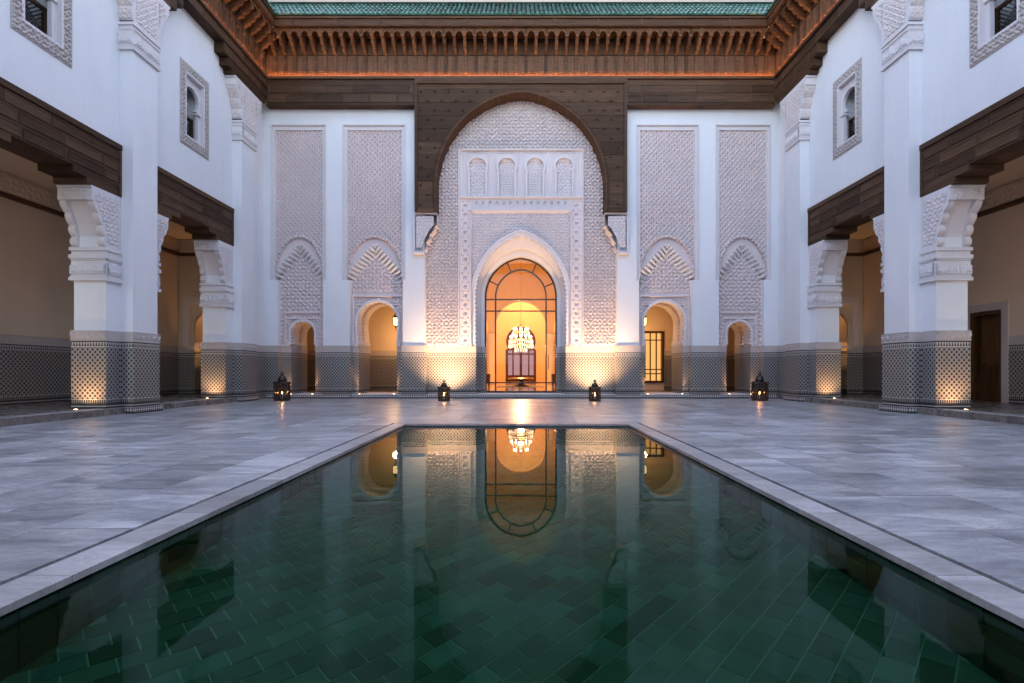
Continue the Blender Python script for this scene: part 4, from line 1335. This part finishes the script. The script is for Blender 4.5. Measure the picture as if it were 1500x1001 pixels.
# corridor behind the side doorways
for s in (-1, 1):
    x0, x1 = min(s * 3.15, s * 11.7), max(s * 3.15, s * 11.7)
    MB().box(x0, x1, KY - 0.0, 19.8, 0.0, 0.128).build("corridor_floor", "gallery_marble", FT)
    MB().box(x0, x1, KY, 19.8, 4.2, 4.3).build("corridor_ceiling", "inner_plaster", FT)
    MB().box(s * 3.12, s * 3.22, KY, 19.8, 0, 4.3).build("corridor_end", "inner_plaster", FT)
    MB().box(s * 11.6, s * 11.75, KY - 0.1, 19.8, 0, 4.3).build("corridor_end", "inner_plaster", FT)
    if s < 0:
        MB().box(x0, x1, 19.6, 19.8, 0, 4.3).build("corridor_wall", "inner_plaster", FT)
        MB().box(s * 3.22, s * 11.6, 19.57, 19.6, 0.12, DZ).build("corridor_dado", "zellige", FT)
        MB().box(s * 3.22, s * 11.6, 19.56, 19.6, DZ, 1.7).build("corridor_frieze", "carved_stone", FT)
    else:
        wx0, wx1, wz0, wz1 = 4.35, 5.62, 0.50, 2.40
        MB().prism([rect(x0, x1, 0, 4.3), rect(wx0, wx1, wz0, wz1)], 19.6, 19.8, XZ).build("corridor_wall", "inner_plaster", FT)
        for a_, b_ in ((3.22, wx0 - 0.08), (wx1 + 0.08, 11.6)):
            MB().box(a_, b_, 19.57, 19.6, 0.12, DZ).build("corridor_dado", "zellige", FT)
            MB().box(a_, b_, 19.56, 19.6, DZ, 1.7).build("corridor_frieze", "carved_stone", FT)
        CW_ = MB().prism([rect(wx0 - 0.07, wx1 + 0.07, wz0 - 0.07, wz1 + 0.07), rect(wx0, wx1, wz0, wz1)], 19.54, 19.66, XZ)
        for xx in (4.75, 5.16, 5.40):
            CW_.box(xx - 0.02, xx + 0.02, 19.58, 19.64, wz0, wz1)
        for zz in (0.78, 0.95, 2.12):
            CW_.box(wx0, wx1, 19.585, 19.635, zz - 0.02, zz + 0.02)
        CW_ = CW_.build("corridor_window", "door_wood", FT)
        MB().box(wx0 - 0.05, wx1 + 0.05, 19.86, 19.9, wz0 - 0.1, wz1 + 0.1).build("window_light", "lit_window", CW_)
        MB().box(wx0, wx1, 19.66, 19.665, wz0, wz1).build("pane", "pane_glass", CW_)
        MB().box(4.72, 5.0, 19.70, 19.75, wz0 + 0.1, wz1 - 0.3).build("curtain", "door_wood", CW_)

# ================================================================== ENTRANCE HALL
HT = thing("entrance_hall", "warm orange lit hall with round arches behind the glazed screen", "hall", (0, KY, 0))
HW, CWY, HEND = 3.1, 27.6, 35.0
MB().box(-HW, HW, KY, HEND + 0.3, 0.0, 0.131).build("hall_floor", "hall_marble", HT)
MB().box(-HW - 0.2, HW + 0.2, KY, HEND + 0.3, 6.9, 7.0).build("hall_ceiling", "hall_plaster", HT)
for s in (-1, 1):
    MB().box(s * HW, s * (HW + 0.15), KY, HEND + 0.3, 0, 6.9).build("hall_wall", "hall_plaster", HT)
ca_ = horseshoe(0, 1.42, 3.42, 2.92)
outl = [(-HW, 0.12), (-3.0, 0.12), (-3.0, 2.9)] + [(x, z) for x, z in reversed(horseshoe(-2.42, 0.6, 3.35, 3.0))] + [(-1.93, 2.9), (-1.93, 0.12), (-1.5, 0.12), (-1.5, 2.7), (-1.42, 2.9)] + \
       list(reversed(ca_)) + [(1.42, 2.9), (1.5, 2.7), (1.5, 0.12), (1.93, 0.12), (1.93, 2.9)] + list(reversed(horseshoe(2.42, 0.6, 3.35, 3.0))) + [(3.0, 2.9), (3.0, 0.12), (HW, 0.12), (HW, 6.9), (-HW, 6.9)]
XW = MB().prism([outl], CWY, CWY + 0.5, XZ).build("arched_wall", "hall_plaster", HT)
rim = [(x * 1.05, 3.42 + (z - 3.42) * 1.05) for x, z in ca_]
MB().prism([rim + list(reversed(ca_))], CWY - 0.04, CWY + 0.02, XZ).build("arch_rim", "stucco_light", XW)
for s in (-1, 1):
    MB().lathe([(0.26, 0), (0.26, 0.12), (0.2, 0.16), (0.19, 2.4), (0.27, 2.5), (0.30, 2.8), (0.30, 2.85)], (s * 1.715, CWY - 0.1, 0.13), 14).build("column", "inner_plaster", XW, True)
fa_ = horseshoe(0, 1.06, 3.0, 2.45)
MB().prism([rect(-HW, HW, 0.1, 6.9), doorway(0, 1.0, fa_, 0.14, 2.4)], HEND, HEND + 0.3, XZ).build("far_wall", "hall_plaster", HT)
ID = MB()
for x in (-1.0, -0.56, 0.0, 0.56, 1.0):
    w_ = 0.09 if abs(x) in (1.0, 0.0) else 0.05
    ID.box(x - w_, x + w_, HEND - 0.02, HEND + 0.08, 0.14, 2.42)
for z_ in (0.2, 0.55, 2.1, 2.42):
    ID.box(-1.0, 1.0, HEND - 0.015, HEND + 0.075, z_ - 0.05, z_ + 0.05)
ID.box(-1.0, 1.0, HEND - 0.01, HEND + 0.07, 0.14, 0.5)
ID = ID.build("inner_door", "door_wood", HT)
MB().box(-1.0, 1.0, HEND + 0.12, HEND + 0.14, 0.14, 2.4).build("door_glass", "dusk_window", ID)
MB().prism([doorway(0, 1.0, fa_, 2.42, 2.44)], HEND + 0.1, HEND + 0.14, XZ).build("fanlight", "door_wood", ID)

# chandelier
CY = 25.0
CH = thing("chandelier", "tiered crystal chandelier glowing warm white inside the entrance hall", "chandelier", (0, CY, 1.95))
mb = MB().tube([(0, 0, 1.3), (0, 0, 4.9)], 0.012).tube([(0, 0, 0), (0, 0, 1.35)], 0.03)
for r_, z_ in ((0.60, 0.55), (0.44, 0.95), (0.62, 0.30)):
    pts = [(r_ * math.cos(a * PI / 12), r_ * math.sin(a * PI / 12), z_) for a in range(25)]
    mb.tube(pts, 0.018)
    for a in range(4):
        mb.tube([(0, 0, z_), (r_ * math.cos(a * PI / 2), r_ * math.sin(a * PI / 2), z_)], 0.012)
local_part("frame", mb, "gilt_metal", CH)
cr = MB()
for r_, z_, n_, L_ in ((0.60, 0.55, 30, 0.30), (0.44, 0.95, 22, 0.28), (0.62, 0.30, 30, 0.22), (0.30, 1.15, 14, 0.2), (0.3, 0.12, 16, 0.22)):
    for i in range(n_):
        a = 2 * PI * i / n_
        x, y = r_ * math.cos(a), r_ * math.sin(a)
        L2 = L_ * random.uniform(0.75, 1.1)
        cr.add([(x, y, z_), (x + 0.022, y, z_ - L2 * .6), (x - 0.011, y + 0.019, z_ - L2 * .6), (x - 0.011, y - 0.019, z_ - L2 * .6), (x, y, z_ - L2)],
               [(0, 1, 2), (0, 2, 3), (0, 3, 1), (4, 2, 1), (4, 3, 2), (4, 1, 3)])
local_part("crystal", cr, "crystal_glow", CH, kind="stuff")
lm = MB()
for r_, z_, n_ in ((0.52, 0.62, 12), (0.36, 1.02, 8)):
    for i in range(n_):
        a = 2 * PI * i / n_
        lm.lathe([(0.012, 0), (0.03, 0.04), (0.02, 0.09), (0.004, 0.13)], (r_ * math.cos(a), r_ * math.sin(a), z_), 8)
local_part("bulb", lm, "lamp_glow", CH, kind="stuff")
def lamp_point(parent, loc, power, color=WARM, r=0.15):
    ld = bpy.data.lights.new("lamp", 'POINT'); ld.energy = power * LAMP; ld.color = color; ld.shadow_soft_size = r
    o = bpy.data.objects.new("lamp", ld); COL.objects.link(o); o.parent = parent; o.location = loc
    return o
lamp_point(CH, (0, 0, 0.1), HALL_W, (1.0, 0.72, 0.40), 0.15)
lamp_point(CH, (0, 0, 0.78), HALL_W * 0.5, (1.0, 0.72, 0.40), 0.12)
# ceiling lamp of the vestibule
CL = thing("ceiling_lamp", "flat ceiling lamp lighting the vestibule just behind the glass", "lamp", (0, 20.4, 6.88))
local_part("rim", MB().lathe([(0.5, -0.02), (0.52, -0.06), (0.46, -0.06), (0.46, -0.02)], n=24), "gilt_metal", CL)
local_part("diffuser", MB().lathe([(0.45, -0.05), (0.3, -0.09), (0.02, -0.10)], n=24), "lantern_glow", CL)
lamp_point(CL, (0, 0, -0.5), HALL_W * 0.33, (1.0, 0.50, 0.18), 0.35)
lamp_far = thing("ceiling_lamp", "ceiling lamp beyond the arched wall of the hall", "lamp", (0, 31.5, 6.88))
local_part("rim", MB().lathe([(0.5, -0.02), (0.52, -0.06), (0.46, -0.06), (0.46, -0.02)], n=24), "gilt_metal", lamp_far)
local_part("diffuser", MB().lathe([(0.45, -0.05), (0.3, -0.09), (0.02, -0.10)], n=24), "lantern_glow", lamp_far)
lamp_point(lamp_far, (0, 0, -0.8), HALL_W * 2.6, (1.0, 0.72, 0.40), 0.35)

TB = thing("low_table", "low round gilt table standing under the chandelier", "table", (0, 24.2, 0.131))
local_part("table_top", MB().lathe([(0.60, 0.34), (0.64, 0.36), (0.64, 0.40), (0.60, 0.42)], n=28), "gilt_metal", TB)
local_part("pedestal", MB().lathe([(0.34, 0), (0.34, 0.04), (0.14, 0.10), (0.10, 0.28), (0.22, 0.34)], n=20), "door_wood", TB)
RG = MB().box(-1.15, 1.15, 23.0, 25.4, 0.131, 0.142).build("rug", "leather", None, label="dark rug lying beneath the low gilt table", category="rug")
def armchair(x, y, rz, label):
    A = thing("armchair", label, "armchair", (x, y, 0.131), "armchairs in the hall")
    A.rotation_euler = (0, 0, rz)
    local_part("seat", MB().box(-0.32, 0.32, -0.33, 0.30, 0.22, 0.44), "leather", A)
    local_part("backrest", MB().prism([[(0.30, 0.25), (0.42, 0.25), (0.50, 0.86), (0.38, 0.86)]], -0.36, 0.36, lambda u, v, a: (a, u, v)), "leather", A)
    for sx in (-1, 1):
        local_part("armrest", MB().box(sx * 0.325, sx * 0.43, -0.33, 0.32, 0.2, 0.62), "leather", A)
        for sy in (-0.28, 0.26):
            local_part("leg", MB().lathe([(0.022, 0), (0.032, 0.22)], (sx * 0.33, sy, 0), 8), "door_wood", A)
    return A
armchair(-1.82, 23.6, -PI / 2 + PI, "brown leather armchair by the hall wall opposite the door handle side")
armchair(1.82, 23.6, -PI / 2, "brown leather armchair by the hall wall beyond the door handle")

# ================================================================== LANTERNS AND LAMPS
def floor_lantern(x, y, H, Wd, label, glow):
    L = thing("floor_lantern", label, "lantern", (x, y, 0.0), "lanterns on the courtyard floor")
    r = Wd / 2
    bh = H * 0.60
    local_part("base", MB().lathe([(r * 1.06, 0.004), (r * 1.06, 0.03), (r * 0.98, 0.045), (r * 0.98, 0.06)], n=8, ang0=PI / 8), "bronze_metal", L)
    cage = MB()
    for i in range(8):
        a = PI / 8 + i * PI / 4
        p_ = (r * math.cos(a), r * math.sin(a))
        cage.tube([(p_[0], p_[1], 0.05), (p_[0], p_[1], bh)], 0.012, 5)
        a2 = a + PI / 4
        q_ = (r * math.cos(a2), r * math.sin(a2))
        for t_ in (0.25, 0.5, 0.75):
            m_ = (p_[0] + (q_[0] - p_[0]) * t_, p_[1] + (q_[1] - p_[1]) * t_)
            cage.tube([(m_[0], m_[1], 0.05), (m_[0], m_[1], bh)], 0.005, 4)
    local_part("cage", cage, "bronze_metal", L)
    for z_ in (bh * 0.56,):
        local_part("band", MB().lathe([(r * 1.0, z_ - 0.018), (r * 1.04, z_ - 0.012), (r * 1.04, z_ + 0.012), (r * 1.0, z_ + 0.018)], n=8, ang0=PI / 8), "bronze_metal", L) if False else \
            local_part("band", MB().tube([(r * 1.0 * math.cos(PI / 8 + i * PI / 4), r * 1.0 * math.sin(PI / 8 + i * PI / 4), z_) for i in range(9)], 0.018, 5), "bronze_metal", L)
    gl = MB()
    ringA = [(r * 0.94 * math.cos(PI / 8 + i * PI / 4), r * 0.94 * math.sin(PI / 8 + i * PI / 4), 0.06) for i in range(8)]
    ringB = [(x_, y_, bh - 0.01) for x_, y_, _ in ringA]
    gl.strip(ringA, ringB, True)
    local_part("glass", gl, "lantern_glass", L)
    local_part("lid", MB().lathe([(r * 1.10, bh), (r * 1.12, bh + 0.02), (r * 1.08, bh + 0.045), (r * 0.60, bh + 0.06)], n=8, ang0=PI / 8), "bronze_metal", L)
    d = H - bh
    local_part("dome", MB().lathe([(r * 0.52, bh + 0.055), (r * 0.56, bh + d * 0.30), (r * 0.48, bh + d * 0.50), (r * 0.28, bh + d * 0.64), (r * 0.14, bh + d * 0.70),
                                   (r * 0.20, bh + d * 0.76), (r * 0.22, bh + d * 0.82), (r * 0.10, bh + d * 0.88), (0.008, H)], n=14), "bronze_metal", L, True)
    rg = [(0.0 + r * 0.2 * math.cos(i * PI / 8), 0.02, H - 0.03 + r * 0.2 * math.sin(i * PI / 8)) for i in range(17)]
    local_part("ring_handle", MB().tube(rg, 0.008, 5), "bronze_metal", L)
    local_part("candle", MB().lathe([(0.035, 0.06), (0.035, 0.06 + H * 0.16), (0.01, 0.06 + H * 0.165)], n=10), "wax", L)
    zf = 0.06 + H * 0.165
    local_part("flame", MB().lathe([(0.004, zf), (0.014, zf + 0.025), (0.010, zf + 0.055), (0.001, zf + 0.09)], n=8), "flame", L)
    lamp_point(L, (0, 0, zf + 0.05), glow, (1.0, 0.5, 0.18), 0.03)
    return L
floor_lantern(-7.12, 14.65, 0.86, 0.44, "large dark octagonal floor lantern in the corner by the doorless arcade wing", 1.2)
floor_lantern(7.12, 14.65, 0.86, 0.44, "large dark octagonal floor lantern in the corner by the arcade wing with the wooden door", 1.2)
floor_lantern(-2.26, 14.45, 0.63, 0.34, "small dark floor lantern beside the glazed entrance, on the doorless wing's side", 0.8)
floor_lantern(2.17, 14.45, 0.63, 0.34, "small dark floor lantern beside the glazed entrance, on the wooden door wing's side", 0.8)

def hanging_lantern(x, y, z, label, power):
    L = thing("hanging_lantern", label, "lantern", (x, y, z), "hanging lanterns in the corridor")
    local_part("chain", MB().tube([(0, 0, 0.5), (0, 0, 4.2 - z)], 0.008, 5), "black_metal", L)
    local_part("cap", MB().lathe([(0.13, 0.34), (0.10, 0.40), (0.05, 0.46), (0.012, 0.52)], n=8), "black_metal", L)
    local_part("glass", MB().lathe([(0.06, 0.04), (0.11, 0.10), (0.12, 0.33), (0.08, 0.34)], n=8), "lantern_glow", L)
    cg = MB()
    for i in range(8):
        a = i * PI / 4
        cg.tube([(0.065 * math.cos(a), 0.065 * math.sin(a), 0.03), (0.122 * math.cos(a), 0.122 * math.sin(a), 0.10), (0.132 * math.cos(a), 0.132 * math.sin(a), 0.34)], 0.007, 4)
    local_part("cage", cg, "black_metal", L)
    local_part("finial", MB().lathe([(0.006, -0.14), (0.03, -0.10), (0.012, -0.06), (0.06, 0.0), (0.065, 0.04)], n=8), "black_metal", L)
    lamp_point(L, (0, 0, 0.55 - 0.9), power, (1.0, 0.68, 0.30), 0.12)
    return L
hanging_lantern(-4.70, 18.5, 2.55, "glowing lantern hanging in the corridor doorway nearer the doorless wing", CORR_W)
hanging_lantern(4.62, 18.5, 2.55, "glowing lantern hanging in the doorway that shows the lit window", CORR_W)

UPM = None
def uplight(x, y, z, target, power, label, group, cone=70, blend=0.8, warm=(1.0, 0.66, 0.32)):
    U = thing("uplight", label, "floor light", (x, y, z), group)
    local_part("rim", MB().lathe([(0.055, 0.0), (0.055, 0.008), (0.042, 0.010), (0.042, 0.004)], n=16), "bronze_metal", U)
    local_part("lens", MB().lathe([(0.041, 0.002), (0.036, 0.008), (0.004, 0.011)], n=16), "lamp_glow", U)
    ld = bpy.data.lights.new("lamp", 'SPOT')
    ld.energy = power * LAMP; ld.color = warm; ld.spot_size = math.radians(cone); ld.spot_blend = blend; ld.shadow_soft_size = 0.035
    o = bpy.data.objects.new("lamp", ld); COL.objects.link(o); o.parent = U
    o.location = (0, 0, 0.03)
    d = Vector(target) - Vector((x, y, z + 0.03))
    o.rotation_euler = (-d).to_track_quat('Z', 'Y').to_euler()
    return U
for s in (-1, 1):
    nm = "doorless" if s < 0 else "wooden door"
    for yc, tx in ((10.595, "middle"), (14.595, "corner")):
        uplight(s * 8.64, yc - 0.695 - 0.36, G0, (s * 8.66, yc - 0.66, 0.95), UP_P, f"small floor light washing the {tx} pillar of the {nm} wing", "floor lights by the pillars", 120, 1.0)
    uplight(s * 10.35, 16.36, G0, (s * 10.4, 16.9, 2.5), UP_C, f"floor light at the gallery end passage of the {nm} wing", "floor lights by the gallery passages")
    for xx, tx, tgt in ((7.50, "outer jamb of the small doorway", 7.58), (6.80, "inner jamb of the small doorway", 6.74), (5.26, "outer jamb of the large doorway", 5.36), (4.14, "inner jamb of the large doorway", 4.04)):
        uplight(s * xx, 16.02, G0, (s * tgt, 16.28, 2.4), UP_J, f"tiny floor light at the {tx} towards the {nm} wing", "floor lights by the doorway jambs", 60)
    uplight(s * 2.36, 15.25, 0.002, (s * 2.36, 16.28, 2.2), UP_N, f"bright floor light washing the niche wall on the {nm} wing's side", "floor lights in the niche", 108, 1.0, (1.0, 0.78, 0.46))
